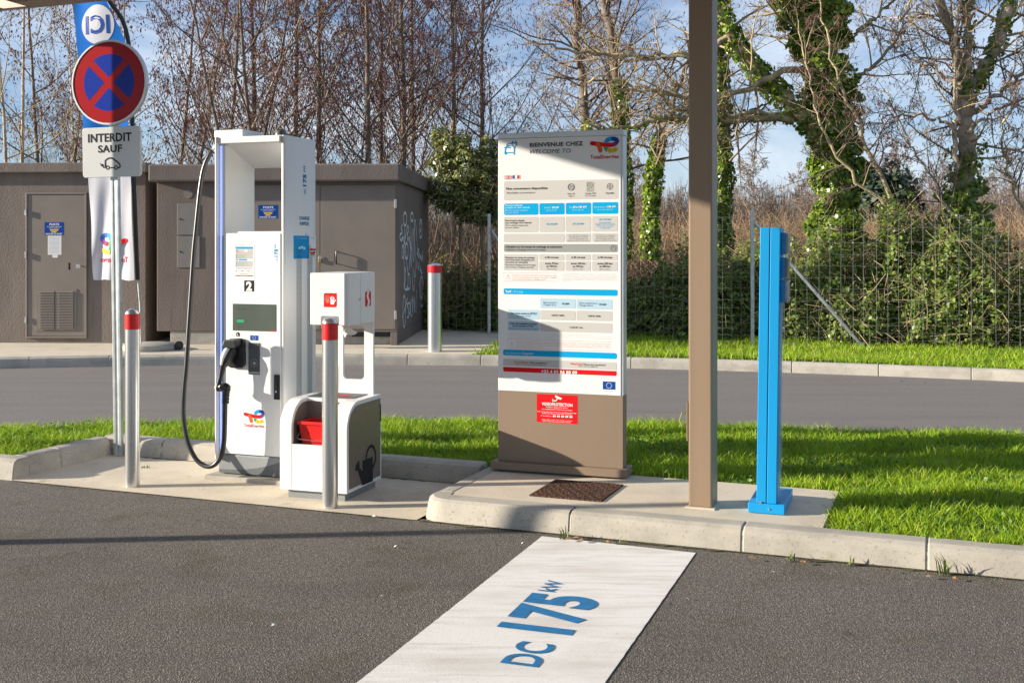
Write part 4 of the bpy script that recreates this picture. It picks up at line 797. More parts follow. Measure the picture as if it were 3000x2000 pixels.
f.stroke([Z1(*p) for p in ((570,904),(560,906),(556,896))], wk*.8, K_BLACK, 1); f.poly([f.hit(Z1(*p)) for p in ((552,884),(561,892),(556,902),(546,898))], K_BLACK, 1.2); f.stroke([Z1(540,882), Z1(548,890)], .004, K_BLACK, 1); f.stroke([Z1(543,893), Z1(550,898)], .004, K_BLACK, 1)
f.flush('printed_lettering', pm_)
for z in (a[1]-.06, b[1]+.06, c[1]-.15, c[1]+.15): MB().box(-.046, .046, -.0208, .018, z-.012, z+.012).build('clamp', M_GALV, sg, bevel=.003)

# ------------------------------------------------------------------ canopy: roof over the bays, one post in view
cn = thing('canopy', 'brown canopy with tall square post standing in the raised slab', 'canopy', tuple(UV(1.63,.36,0)), A0)
cpos = G(2052,1486,ZT); cn.location = (cpos.x, cpos.y, 0); cu, cv = toUV(cpos.x, cpos.y)
def colm(name, u, v, z0):
    return MB().box(u-.068, u+.068, v-.068, v+.10, z0, 3.42).build(name, M_COLUMN, cn, bevel=.012, segs=3)
colm('post', 0, .06, ZT+.001)
MB().box(-.085, .085, -.03, .18, ZT-.002, ZT+.004).build('post_grout', M_CONC, cn)
colm('post', -3.85-cu, .37-cv, .10)
ZC = 3.43
def roof_box(u0, u1, v0, v1, z0, z1, name, m): return MB().box(u0-cu, u1-cu, v0-cv, v1-cv, z0, z1).build(name, m, cn, bevel=.004)
M_SOF = mat('soffit_panel', (.55,.53,.49), .5, var=.04)
UL = -3.55
roof_box(UL, 4.2, -5.5, .50, ZC+.03, ZC+.22, 'roof_deck', M_SOF); roof_box(UL-.75, 4.22, .501, .56, ZC-.06, ZC+.25, 'fascia', M_COLUMN); roof_box(UL-.06, UL-.0005, -5.5, .50, ZC, ZC+.25, 'fascia', M_COLUMN)
roof_box(UL+.3, 4.0, .20, .38, ZC-.10, ZC+.029, 'beam', M_COLUMN)
# earth-wire box on the post
MB().box(-.082, -.069, .0, .05, .50, .72).build('wire_cover', M_COLUMN, cn, bevel=.003)
mb = MB(); mb.tube([(-.076,.02,.66),(-.105,.0,.66),(-.118,-.005,.62),(-.108,-.005,.585),(-.076,.02,.60)], .005, 8); mb.build('earth_wire', mat('earth_wire_green', (.45,.50,.12), .5), cn, smooth=True)

# ------------------------------------------------------------------ blue totem
bt = thing('blue_totem', 'bright blue twin profile display stand with clear side holders on blue base', 'display stand', tuple(G(2191,1500,ZT)), 19.5)
MB().box(0, .20, 0, .45, 0, .055).build('base', M_BLUE, bt, bevel=.004)
BT = 1.712-ZT
def lean(x, z): return x+.0135*z
def lbox(x0, x1, y0, y1, z0, z1, name, m, bev=.003, par=bt):
    mb = MB(); mb.box(x0, x1, y0, y1, z0, z1); mb.v = [(lean(x,z), y, z) for x, y, z in mb.v]; return mb.build(name, m, par, bevel=bev)
lbox(.045, .0975, .006, .20, .056, BT, 'left_profile', M_BLUE); lbox(.1015, .154, .006, .20, .056, BT-.001, 'right_profile', M_BLUE); lbox(.0972, .1018, .014, .19, .056, BT-.004, 'groove', K_DBLUE, 0)
glass = bpy.data.materials.new('clear_acrylic'); glass.use_nodes = True; gb = glass.node_tree.nodes['Principled BSDF']; gb.inputs['Base Color'].default_value = (.80,.84,.88,1); gb.inputs['Roughness'].default_value = .12; gb.inputs['Alpha'].default_value = .16; MATS['clear_acrylic'] = glass
M_PAPER = mat('leaflet_grey', (.36,.37,.35), .6, var=.1, vscale=10); M_CARD = mat('leaflet_brown', (.26,.21,.15), .6, var=.1, vscale=10); M_LEAF3 = mat('leaflet_lilac', (.40,.40,.46), .6, var=.3, vscale=30)
f = Face(bt, 'y', .08)
def bz(ypx): return f.hit((2290, ypx))[1]
Q7 = zoom(2150,640,.16578)
for (y0, y1, m_) in ((250,625,M_PAPER),(690,1040,M_CARD),(1085,1470,M_LEAF3)):
    zt_, zb_ = bz(Q7(0,y0)[1]), bz(Q7(0,y1)[1])
    lbox(.1545, .178, .06, .16, zb_-.003, zt_, 'holder_back', M_BLUE, .002); lf = lbox(.1785, .192, .065, .17, zb_, zt_-.006, 'leaflet_stack', m_, .001); lbox(.1925, .1955, .05, .19, zb_-.006, zt_+.012, 'holder_front', glass, 0)
lbox(.1585, .163, .03, .19, .06, bz(Q7(0,1490)[1]), 'acrylic_panel', glass, 0)
lbox(.06, .075, -.001, .0055, .055, .066, 'weld', M_STEEL, 0); mb = MB(); mb.cyl((.115,-.0005,.028),(.115,-.004,.028),.006); mb.build('bolt', M_STEEL, bt)

# ------------------------------------------------------------------ transformer kiosks
KA = 2.5
def kiosk_face(t): return Face(t, 'y', 0.0)
k1p = at(-330, 1007, 16.75)
ki1 = thing('transformer_kiosk', 'taupe rendered transformer kiosk with louvred steel door behind the flag', 'kiosk', (k1p.x, 16.95, .14), KA)
f = Face(ki1, 'y', 0.0)
XR = f.hit(Z7(1022,800))[0]; ZTOP = f.hit(Z7(500,66))[1]; ZF = f.hit(Z7(500,135))[1]
MB().box(0, XR, .03, 3.0, -.05, ZF).build('wall', M_STUCCO, ki1)
MB().box(-.1, XR+.05, -.07, 3.1, ZF+.001, ZTOP).build('roof', M_STUCCO, ki1, bevel=.012)
a = f.hit(Z7(180,275)); b = f.hit(Z7(612,1305))
fr = MB(); w_ = .028
for x0, x1, z0, z1 in ((a[0],b[0],a[1]-w_,a[1]),(a[0],b[0],b[1],b[1]+w_),(a[0],a[0]+w_,b[1]+w_+.0002,a[1]-w_-.0002),(b[0]-w_,b[0],b[1]+w_+.0002,a[1]-w_-.0002)): fr.box(x0,x1,0,.029,z0,z1)
fr.build('door_frame', M_DOORT, ki1, bevel=.004)
dr = MB().box(a[0]+w_+.004, b[0]-w_-.004, .010, .0295, b[1]+w_+.004, a[1]-w_-.004).build('door', M_DOORT, ki1, bevel=.003)
for y in (418,716,1174): q = f.hit(Z7(185,y)); MB().box(q[0]-.012, q[0]+.012, -.018, .004, q[1]-.045, q[1]+.045).build('hinge', M_GALV, dr, bevel=.003)
fd = Face(ki1, 'y', .010)
def poste(f, zz, tl, br, root):
    f.box(zz(*tl), zz(*br), K_NAVY, 0, .003); w = br[0]-tl[0]; h = br[1]-tl[1]; X = lambda t: tl[0]+w*t; Y = lambda t: tl[1]+h*t
    f.ptext('POSTE', zz(X(.25),Y(.24)), zz(X(.76),Y(.24)), K_WHITE, 1, h=.15*h*.43, bold=.03); f.ptext('DE TRANSFORMATION', zz(X(.13),Y(.38)), zz(X(.87),Y(.38)), K_WHITE, 1, res=1, bold=.01); f.ptext('HAUTE TENSION', zz(X(.24),Y(.50)), zz(X(.76),Y(.50)), K_WHITE, 1, res=1, bold=.01)
    f.box(zz(X(.29),Y(.55)), zz(X(.71),Y(.66)), K_YEL, 1, 0, corners=(0,0,0,0)); f.box(zz(X(.36),Y(.70)), zz(X(.62),Y(.80)), K_YEL, 1, 0, corners=(0,0,0,0))
    f.ptext('DANGER DE MORT', zz(X(.06),Y(.96)), zz(X(.92),Y(.96)), K_WHITE, 1, h=.12*h*.43, bold=.02)
    f.flush('warning_plate', root)
poste(fd, Z7, (315,485), (452,577), dr)
fd.box(Z7(338,579), Z7(434,715), K_WHITE, 0, .002); fd.box(Z7(370,716), Z7(408,735), K_WHITE, 0, .002)
fd.ptext('CONSIGNES DE SECURITE', Z7(345,585), Z7(425,586), K_GREY, 1, res=1)
for y in range(594,705,9): fd.stroke([Z7(346,y), Z7(424-(y*7)%18,y)], .004, K_MUT, 1, cap=False)
fd.stroke([Z7(490,776), Z7(490,815)], .028, K_BLACK, 0); fd.box(Z7(537,782), Z7(565,808), M_GALV, 0, .002); fd.flush('door_furniture', dr)
q = fd.hit(Z7(578,795)); mb = MB(); mb.cyl((q[0],-.06,q[1]),(q[0],.01,q[1]),.010); mb.build('latch_pin', M_GALV, dr)
a = f.hit(Z7(250,955)); b = f.hit(Z7(542,1255)); lv = MB().box(a[0], b[0], .003, .0098, b[1], a[1]).build('louvre_frame', M_DOORT, dr, bevel=.002)
for x0, x1 in ((268,385),(398,520)):
    a = f.hit(Z7(x0,970)); b = f.hit(Z7(x1,1240)); MB().box(a[0], b[0], .0005, .0028, b[1], a[1]).build('louvre_recess', M_BLACK, lv)
    nsl = 24; st = (a[1]-b[1])/nsl; sl_ = None
    for i in range(nsl):
        z = b[1]+i*st; mb = MB(); mb.add([(a[0],-.012,z+st*.28),(b[0],-.012,z+st*.28),(b[0],.0,z+st*.95),(a[0],.0,z+st*.95),(a[0],-.012,z+st*.10),(b[0],-.012,z+st*.10),(b[0],.0,z+st*.75),(a[0],.0,z+st*.75)], [(0,1,2,3),(7,6,5,4),(0,4,5,1),(0,3,7,4),(1,5,6,2)])
        if sl_ is None: sl_ = mb.build('louvre_slat', M_DOORT, lv); z_first = z
        else: c_ = sl_.copy(); COL.objects.link(c_); c_.location = (0,0,z-z_first)

k2p = at(458, 972, 16.6)
ki2 = thing('transformer_kiosk', 'dark brown transformer kiosk with graffiti on its side and a wide roof', 'kiosk', (k2p.x, 16.62, .14), KA)
f = Face(ki2, 'y', 0.0)
XR = f.hit(Z2(1487,900))[0]; ZB_ = f.hit(Z2(800,1392))[1]; fr_ = Face(ki2, 'y', -.16); ZF = fr_.hit(Z2(1100,405))[1]; ZTOP = fr_.hit(Z2(1100,290))[1]; XL = fr_.hit(Z7(1045,150))[0]; XRR = fr_.hit(Z2(1503,350))[0]
KD = 3.9
MB().box(0, XR, 0.0, KD, ZB_, ZF).build('wall', M_STUCCO2, ki2, bevel=.01)
MB().box(XL, XRR, -.16, KD+.1, ZF+.001, ZTOP).build('roof', M_STUCCO2, ki2, bevel=.025)
bm_ = MB().box(.22, XR-.03, .12, KD-.1, -.05, ZB_-.001).build('plinth', mat('plinth_concrete', (.34,.32,.28), .9, var=.2, vscale=8, bump=.4, bscale=60), ki2)
for x0, x1 in ((1200,1515),): a = f.hit(Z7(x0,1262)); b = f.hit(Z7(x1,1335)); MB().box(a[0], b[0], .02, .115, -.02, ZB_-.002).build('support_block', M_KERB, ki2, bevel=.004)
a = f.hit(Z2(1495,1400)); MB().box(XR-.10, XR-.002, .005, .115, -.02, ZB_-.002).build('corner_foot', M_STUCCO2, ki2, bevel=.004); MB().box(XR-.0295, XR-.006, .16, KD-.05, -.02, ZB_-.002).build('side_skirt', M_STUCCO2, ki2, bevel=.004)
a = f.hit(Z2(1180,1400)); b = f.hit(Z2(1500,1430)); MB().box(a[0], XR-.11, .10, .118, b[1], a[1]-.003).build('grille', M_BLACK, ki2)
mb = MB(); q = f.hit(Z2(115,488)); mb.cyl((q[0],-.006,q[1]),(q[0],.003,q[1]),.068,n=24); mb.build('vent_cap', M_DOORT, ki2)
for (x0, y0, x1, y1) in ((44,552,172,758),(44,765,192,972)):
    a = f.hit(Z2(x0,y0)); b = f.hit(Z2(x1,y1)); hb = MB().box(a[0], b[0], -.012, .004, b[1], a[1]).build('meter_hatch', mat('hatch_grey', (.20,.185,.17), .5, var=.05), ki2, bevel=.004)
    mb = MB(); mb.cyl((a[0]+.05,-.013,(a[1]+b[1])/2),(a[0]+.05,-.018,(a[1]+b[1])/2),.012); mb.build('hatch_lock', M_BLACK, hb)
d2 = None
for (x0, x1) in ((985,1476),(490,980)):
    a = f.hit(Z2(x0,432)); b = f.hit(Z2(x1,1376)); d_ = MB().box(a[0], b[0], -.010, .004, b[1], a[1]).build('door', M_DOORT, ki2, bevel=.004)
    d2 = d2 or d_
for y in (553,1282): q = f.hit(Z2(1478,y)); MB().box(q[0]-.016, q[0]+.016, -.03, -.0105, q[1]-.065, q[1]+.065).build('hinge', M_GALV, d2, bevel=.004)
a = f.hit(Z2(1092,866)); b = f.hit(Z2(1092,944)); mb = MB(); mb.tube([(a[0]-.02,-.012,a[1]),(a[0],-.055,a[1]),(a[0],-.06,a[1]-.02),(a[0],-.06,b[1]+.02),(a[0],-.055,b[1]),(a[0]-.02,-.012,b[1])], .011, 8); mb.build('handle', M_BLACK, d2, smooth=True)
a = f.hit(Z2(1018,878)); b = f.hit(Z2(1075,932)); MB().box(a[0], b[0], -.014, -.0102, b[1], a[1]).build('handle_plate', M_DOORT, d2)
q = f.hit(Z2(982,925)); pk = MB().box(q[0]-.022, q[0]+.022, -.035, -.011, q[1]-.03, q[1]+.025).build('padlock', mat('brass', (.40,.28,.08), .4, .8), d2, bevel=.005)
mb = MB(); mb.tube([(q[0]-.014,-.023,q[1]+.024),(q[0]-.014,-.023,q[1]+.055),(q[0],-.023,q[1]+.068),(q[0]+.014,-.023,q[1]+.055),(q[0]+.014,-.023,q[1]+.024)], .005, 8); mb.build('shackle', M_STEEL, pk)
fd = Face(ki2, 'y', -.010); poste(fd, Z2, (575,562), (705,650), ki2)
# graffiti, as sprayed lines on the side wall
f = Face(ki2, 'x', XR); K_SPRAY = mat('spray_paint', (.66,.74,.78), .7)
S = []
def lp(cx, cy, rx, ry, n=14, a0=0, a1=360): return [(cx+rx*math.cos(R(a0+(a1-a0)*i/n)), cy+ry*math.sin(R(a0+(a1-a0)*i/n))) for i in range(n+1)]
S += [lp(150,255,20,78), lp(233,230,15,52), lp(340,370,17,110), lp(338,350,7,50,10,-90,160), [(118,320),(104,360),(116,420),(92,440),(90,490),(108,515),(128,470),(140,560),(150,500)], [(148,330),(146,500),(176,360),(186,340),(192,400),(176,450),(186,520),(200,470),(208,560)], lp(124,650,10,78), lp(168,640,20,95), [(140,520),(138,700),(142,1000),(136,1050)], [(155,560),(170,780),(188,920)], [(210,355),(215,600),(222,830)], [(236,395),(200,860)], [(206,520),(232,640),(228,820)], [(250,370),(245,700),(256,755),(262,560),(258,380)], [(262,280),(270,560),(290,840)], [(262,290),(275,275),(288,420),(300,600),(316,630)], [(248,840),(240,1010),(256,1120),(268,1010),(258,880)], [(272,780),(276,950)], [(300,640),(296,690),(312,650),(312,720),(328,670),(330,735),(346,690),(348,750),(362,690),(360,630),(366,770)], [(306,770),(310,860),(322,780)], [(338,830),(330,880),(346,870),(344,910),(358,900)], lp(350,1080,20,130), [(326,1020),(332,1230)], [(340,960),(345,1220)], [(356,930),(360,1200)], lp(354,1260,18,50,12,0,180), [(148,840),(160,930),(150,1010),(146,1090)], [(136,1050),(150,1105),(180,1100),(206,1090),(212,1010),(206,930),(188,925),(186,1040),(172,1080)], lp(140,1370,16,190), [(118,1440),(150,1330),(178,1210)], [(196,1270),(176,1290),(190,1350),(192,1430),(178,1440)], lp(206,1330,8,70), [(220,1230),(218,1410),(232,1420)], [(236,1200),(240,1400),(246,1250),(240,1230)], [(256,1190),(262,1390),(268,1200),(272,1380)], [(288,1120),(284,1380)]]
for k, s_ in enumerate(S):
    q = [Vector((*f.hit(Q8(*p)), 0)) for p in s_]; q = smooth_path(q, 3); f.stroke([(v.x, v.y) for v in q], [.036+.010*math.sin(k+i) for i in range(len(q))], K_SPRAY, .2+.02*k, px=False)
f.flush('graffiti')

# ------------------------------------------------------------------ feather flag
FY = 15.75
fb = at(432, 1016, FY); fl = thing('feather_flag', 'blue and white feather flag with mirrored lettering in a round concrete base', 'flag', (fb.x, FY, .14))
def fx(px): return (px-CX)/F*FY-fb.x
def fz(py): return CH+(HY-py)/F*FY-.14
zs = np.array([fz(y) for y in (820,520,125,0,-60,-110,-135)]); xr = np.array([fx(x) for x in (401,389,374,316,283,240,205)]); xl = np.array([fx(x) for x in (266,252,215,205,200,196,194)])
def warp(x, z):
    xL = np.interp(z, zs, xl); xR = np.interp(z, zs, xr); u = (xR-x)/max(.01, xR-xL); lo = max(0, min(1, (fz(520)+.2-z)/1.2))
    return .03*math.sin(u*5+z*2.2)*u+lo*.035*math.sin(u*13+z*3.2)*(.3+u)+.012*math.sin(z*6+u*4)+.20*u-.1
def flag_part(name, za, zb, m):
    n1, n2 = 40, 18; vs_ = []
    for i in range(n1+1):
        z = za+(zb-za)*i/n1; L = np.interp(z, zs, xl); Rr = np.interp(z, zs, xr)
        for j in range(n2+1):
            x = L+(Rr-L)*j/n2; vs_.append((x, warp(x,z), z-(.008*math.sin(j*.9) if i == 0 and name == 'white_cloth' else 0)))
    me = bpy.data.meshes.new(name); me.from_pydata(vs_, [], [(i*(n2+1)+j,i*(n2+1)+j+1,(i+1)*(n2+1)+j+1,(i+1)*(n2+1)+j) for i in range(n1) for j in range(n2)]); return link(name, me, m, fl, smooth=True)
M_FB = mat('flag_blue', (.004,.13,.48), .75, trans=.1, spec=.1); M_FW = mat('flag_white', (.62,.62,.66), .75, trans=.15, spec=.1)
flag_part('white_cloth', fz(820), fz(519), M_FW); flag_part('blue_cloth', fz(519), fz(-135), M_FB)
f = Face(fl, 'y', 0); f.warp = warp
c = (fx(287), fz(73)); rc = 54/F*FY
f.mesh([c]+[(c[0]+rc*r_*math.cos(2*math.pi*i/28), c[1]+rc*r_*1.05*math.sin(2*math.pi*i/28)) for r_ in (.35,.7,1) for i in range(28)], [(0,1+i,1+(i+1)%28) for i in range(28)]+[(1+k*28+i,1+k*28+(i+1)%28,29+k*28+(i+1)%28,29+k*28+i) for k in range(2) for i in range(28)], M_FW, .5)
f.text('ICI', fx(247), fx(326), fz(98), K_NAVY, 2, h=(102-52)/F*FY, bold=.03, mirror=True)
te_logo(f, fx(288), fx(378), fz(742), fz(684), 1, True, mirror=True, ztext=(fz(768), .075)); f.flush('flag_print')
path = [Vector((fx(411),0.03,.02)), Vector((fx(409),.02,fz(900))), Vector((fx(404),.012,fz(820)))]+[Vector((float(x)+.012, .006, float(z))) for x, z in zip(xr[1:], zs[1:])]
mb = MB(); mb.tube(smooth_path(path, 5), .012, 8); mb.build('flag_pole', M_GALV, fl, smooth=True)
path2 = smooth_path([Vector((float(x)+.012, -.002, float(z))) for x, z in zip(xr, zs)], 6); mb = MB(); mb.tube(path2, .030, 8); mb.build('pole_sleeve', M_BLACK, fl, smooth=True)
mb = MB(); mb.lathe([(.36,0),(.37,.03),(.36,.075),(.33,.09)], (.02,.05), 28); mb.build('round_base', M_KERB, fl, smooth=True, angle=30)
mb = MB(); mb.cyl((.43,-.02,.062),(.43,.06,.062),.062,n=20); mb.build('base_wheel', M_BLACK, fl, bevel=.012); mb = MB(); mb.cyl((.36,.02,.05),(.45,.02,.062),.018); mb.build('axle', M_BLACK, fl)

# ------------------------------------------------------------------ fence
fn = thing('wire_fence', 'galvanised wire mesh fence with steel posts before the ivy thicket', 'fence', (0,0,0))
FP = [(-5.2,20.6),(-1.35,19.2),(-.38,18.7),(3.52,16.5),(7.4,15.25),(11.5,14.2)]
FZ0, FH = .17, 1.86
for i, (x, y) in enumerate(FP):
    if i in (0,1): continue
    MB().box(x-.026, x+.026, y-.02, y+.02, 0, 2.12).build('fence_post', M_GALV, fn, bevel=.003)
def brace(p, q):
    mb = MB(); mb.tube([p, q], .024, 8); mb.build('brace', M_GALV, fn, smooth=True)
b0 = at(2460,1008,16.35); brace((3.56,16.52,1.93), (5.05,16.12,.12)); brace((-.34,18.68,1.85), (.72,18.35,.12))
hz_ = [0,.1,.2,.3,.4,.52,.64,.80,.96,1.13,1.30,1.48,1.67,1.86]
tubes_ = []
mbw = MB()
for (x0, y0), (x1, y1) in zip(FP[1:-1], FP[2:]):
    L = math.hypot(x1-x0, y1-y0); nseg = int(L/.152)
    for h in hz_:
        pts = []
        for i in range(nseg*2+1):
            t = i/(nseg*2); pts.append((x0+(x1-x0)*t, y0+(y1-y0)*t, FZ0+h+(.006 if i % 2 else -.006)+.012*math.sin(t*9+h*5)))
        mbw.tube(pts, .0021 if 0 < h < 1.8 else .0028, 3)
    for i in range(nseg+1):
        t = i/nseg; x = x0+(x1-x0)*t+random.uniform(-.008,.008); y = y0+(y1-y0)*t; mbw.tube([(x,y,FZ0),(x+random.uniform(-.012,.012),y,FZ0+1.0),(x,y,FZ0+FH)], .0021, 3)
mbw.build('wire_mesh', M_WIRE, fn)

# lamp post beyond the left edge of the view: its long shadow crosses the bays
lpz = thing('lamp_post', 'slim grey lamp post standing at the edge of the asphalt bays', 'lamp post', (-6.6, 5.78, 0))
mb = MB(); mb.lathe([(.085,0),(.085,.6),(.06,.62),(.045,5.2)], n=16); mb.build('shaft', M_GALV, lpz, smooth=True)
MB().box(-.08, .5, -.09, .09, 5.2, 5.28).build('lamp_head', M_DGREY, lpz, bevel=.02)

# ------------------------------------------------------------------ vegetation
def unit(a): return a/np.maximum(1e-9, np.linalg.norm(a, axis=-1, keepdims=True))
def tube_arrays(P, Rad, n=3):
    """P (N,K,3), Rad (N,K) -> verts, quad faces"""
    N, K, _ = P.shape; T = np.empty_like(P); T[:,1:-1] = P[:,2:]-P[:,:-2]; T[:,0] = P[:,1]-P[:,0]; T[:,-1] = P[:,-1]-P[:,-2]; T = unit(T)
    ref = np.tile(np.array([.31,.17,.93]), (N,K,1)); ref[np.abs((T*ref).sum(-1)) > .9] = (.9,.3,.1)
    A = unit(np.cross(T, ref)); B = np.cross(T, A); ang = np.arange(n)*2*np.pi/n
    V = P[:,:,None,:]+Rad[:,:,None,None]*(np.cos(ang)[None,None,:,None]*A[:,:,None,:]+np.sin(ang)[None,None,:,None]*B[:,:,None,:])
    base = (np.arange(N)*K*n)[:,None,None]; k = np.arange(K-1)[None,:,None]*n; j = np.arange(n)[None,None,:]; j2 = (j+1) % n
    Fq = np.stack([base+k+j, base+k+j2, base+k+n+j2, base+k+n+j], -1).reshape(-1,4)
    return V.reshape(-1,3), Fq
class NP:
    def __init__(s): s.v = []; s.f = []; s.r = []; s.n = 0
    def add(s, V, Fq, r=None):
        s.v.append(V); s.f.append(Fq+s.n); s.n += len(V); s.r.append(np.full(len(V), .5) if r is None else r)
    def tubes(s, P, Rad, n=3, r=None):
        V, Fq = tube_arrays(P, Rad, n); s.add(V, Fq, None if r is None else np.repeat(r, P.shape[1]*n))
    def build(s, name, m, parent=None, smooth=False): return np_mesh(name, np.concatenate(s.v), np.concatenate(s.f), m, parent, np.concatenate(s.r), smooth)
def children(P, Rad, n, t0, t1, len_lo, len_hi, ang_lo, ang_hi, K, droop, wob, rr, r0=.6, g=rng):
    """n side shoots on each parent path; lengths relative to the parent's length"""
    N, Kp, _ = P.shape; t = t0+(t1-t0)*((np.arange(n)[None,:]+g.random((N,n)))/n); x = t*(Kp-1); i = np.minimum(x.astype(int), Kp-2); fr = x-i
    idx = np.arange(N)[:,None]; p = P[idx,i]*(1-fr[...,None])+P[idx,i+1]*fr[...,None]; tan = unit(P[idx,i+1]-P[idx,i])
    L = np.linalg.norm(np.diff(P, axis=1), axis=-1).sum(1)[:,None]*(len_lo+(len_hi-len_lo)*g.random((N,n)))*(1.15-.65*t)
    a = np.radians(ang_lo+(ang_hi-ang_lo)*g.random((N,n))); rv = unit(g.normal(size=(N,n,3))); perp = unit(rv-tan*(rv*tan).sum(-1,keepdims=True))
    d = tan*np.cos(a)[...,None]+perp*np.sin(a)[...,None]
    Q = np.empty((N,n,K,3)); Q[:,:,0] = p; cur = d
    for k in range(1,K):
        cur = unit(cur+g.normal(size=cur.shape)*wob+np.array([0,0,droop])); Q[:,:,k] = Q[:,:,k-1]+cur*(L/(K-1))[...,None]
    rad0 = np.minimum((Rad[idx,i]*(1-fr)+Rad[idx,i+1]*fr)*r0, rr*1.0 if np.isscalar(rr) else rr)
    tp = np.linspace(1,.35,K)
    return Q.reshape(-1,K,3), (rad0[...,None]*tp).reshape(-1,K)
def leaf_quads(C, N_, size, g=rng, aspect=1.0, pts=4):
    """diamond leaves at C, normals around N_ """
    n = len(C); nn = unit(N_+g.normal(size=(n,3))*.8); rv = g.normal(size=(n,3)); a = unit(np.cross(nn, rv)); b = np.cross(nn, a); s = (size*(.6+.8*g.random(n)))[:,None]
    V = np.stack([C-a*s*.5, C+b*s*.42*aspect-a*s*.08+nn*s*.08, C+a*s*.55, C-b*s*.42*aspect-a*s*.08+nn*s*.08], 1).reshape(-1,3)
    Fq = (np.arange(n)*4)[:,None]+np.arange(4)[None,:]
    return V, Fq
def drops(C, length, width, g=rng):
    """hanging catkins / dry leaves: two crossed thin diamonds"""
    n = len(C); L = (length*(.6+.8*g.random(n)))[:,None]; d = unit(np.array([0,0,-1.0])+g.normal(size=(n,3))*.35); a = unit(np.cross(d, g.normal(size=(n,3)))); b = np.cross(d, a); w = width
    V = np.concatenate([np.stack([C, C+d*L*.4+x*w, C+d*L, C+d*L*.4-x*w], 1) for x in (a, b)]).reshape(-1,3)
    return V, (np.arange(2*n)*4)[:,None]+np.arange(4)[None,:]
BARK_A = mat('alder_bark', (.17,.135,.10), .85, var=.4, vscale=5, bump=.4, bscale=30, bdist=.02)
BARK_B = mat('lichen_bark', (.48,.40,.21), .85, col2=(.24,.19,.13), vscale=6, bump=.5, bscale=30, bdist=.02)
BARK_P = mat('pale_bark', (.56,.46,.33), .85, col2=(.30,.235,.165), vscale=5, bump=.5, bscale=25, bdist=.02)
TWIG = mat('twig_bark', (.27,.20,.14), .8, col2=(.11,.08,.055), attr=True)
TWIG_L = mat('pale_twig_bark', (.50,.40,.22), .8, col2=(.19,.135,.085), attr=True)
CATK = mat('catkins', (.38,.13,.11), .85, col2=(.12,.043,.04), attr=True)
DRYL = mat('dry_leaves', (.30,.155,.075), .85, col2=(.13,.065,.04), attr=True, trans=.2)

def alder(seed, H, n1, catkins, dry=0, lean=0.02, mult=1, pale=False, fine=1.0, rmin=.0032):
    """returns (trunk mesh obj data pieces) as a prototype Empty with parts"""
    g = np.random.default_rng(seed); stems = []; rad = []
    K = 16
    for s_ in range(mult):
        P = np.zeros((K,3)); z = np.linspace(0, H*(1 if s_ == 0 else g.uniform(.75,.95)), K); drift = np.cumsum(g.normal(size=(K,2))*.05*H/12, axis=0)*.55
        out = g.normal(size=2)*(.0 if mult == 1 else .10)
        P[:,2] = z-.15; P[:,:2] = drift*np.linspace(0,1,K)[:,None]+out*z[:,None]+g.normal(size=2)*lean*z[:,None]+(out*2.0 if mult > 1 else 0)
        stems.append(P); rad.append(np.linspace(.0068*H*(1 if mult == 1 else .8), .010, K))
    P0 = np.stack(stems); R0_ = np.stack(rad)
    tr = NP(); tr.tubes(P0, R0_, 8)
    P1_, R1_ = children(P0, R0_, n1//mult, .13, .98, .20, .36, 38, 66, 8, .10, .08, .026, .5, g)
    P2_, R2_ = children(P1_, R1_, 7, .15, .98, .28, .55, 28, 60, 5, .05, .13, .0085, .6, g)
    P3_, R3_ = children(P2_, R2_, int(6*fine), .1, .98, .28, .6, 25, 65, 4, .03, .2, .0065, .7, g)
    br = NP(); br.tubes(P1_, np.maximum(R1_,rmin), 4, g.random(len(P1_))); br.tubes(P2_, np.maximum(R2_,rmin), 3, g.random(len(P2_))); br.tubes(P3_, np.maximum(R3_*.8, rmin), 3, g.random(len(P3_)))
    cat = NP(); tips = np.concatenate([P3_[:,-1], P3_[:,2]])
    if catkins:
        C = tips[g.random(len(tips)) < catkins]; C = np.repeat(C, 2, axis=0)+g.normal(size=(2*len(C),3))*.05; V, Fq = drops(C, .095, .0125, g); cat.add(V, Fq, np.tile(np.repeat(g.random(len(C)), 4), 2))
    lf = NP()
    if dry:
        C = tips[g.random(len(tips)) < dry]; V, Fq = drops(C, .07, .022, g); lf.add(V, Fq, np.tile(np.repeat(g.random(len(C)), 4), 2))
    return (tr, br, cat if catkins else None, lf if dry else None)
FARM = mat('far_twigs', (.30,.225,.17), .9, col2=(.14,.105,.08), attr=True)
def bake(pieces, mats, names):
    out = []
    for pc, m, nm in zip(pieces, mats, names):
        if pc is None: continue
        o = pc.build(nm, m, None, smooth=False); me = o.data; bpy.data.objects.remove(o); out.append((nm, me))
    return out
NM = ('trunk','branches','catkins','dry_leaves')
AL = [bake(alder(21, 13.5, 36, .85), (BARK_A,TWIG,CATK,DRYL), NM), bake(alder(22, 12.5, 34, .65, .06, mult=2), (BARK_A,TWIG,CATK,DRYL), NM), bake(alder(23, 11.0, 34, .10, .25, mult=3), (BARK_P,TWIG_L,CATK,DRYL), NM), bake(alder(24, 14.5, 38, .9), (BARK_A,TWIG,CATK,DRYL), NM)]
ALF = [bake(alder(31+k, 11, 40, 0, mult=1+k%2, rmin=.017), (BARK_A,FARM,CATK,DRYL), NM) for k in range(2)]
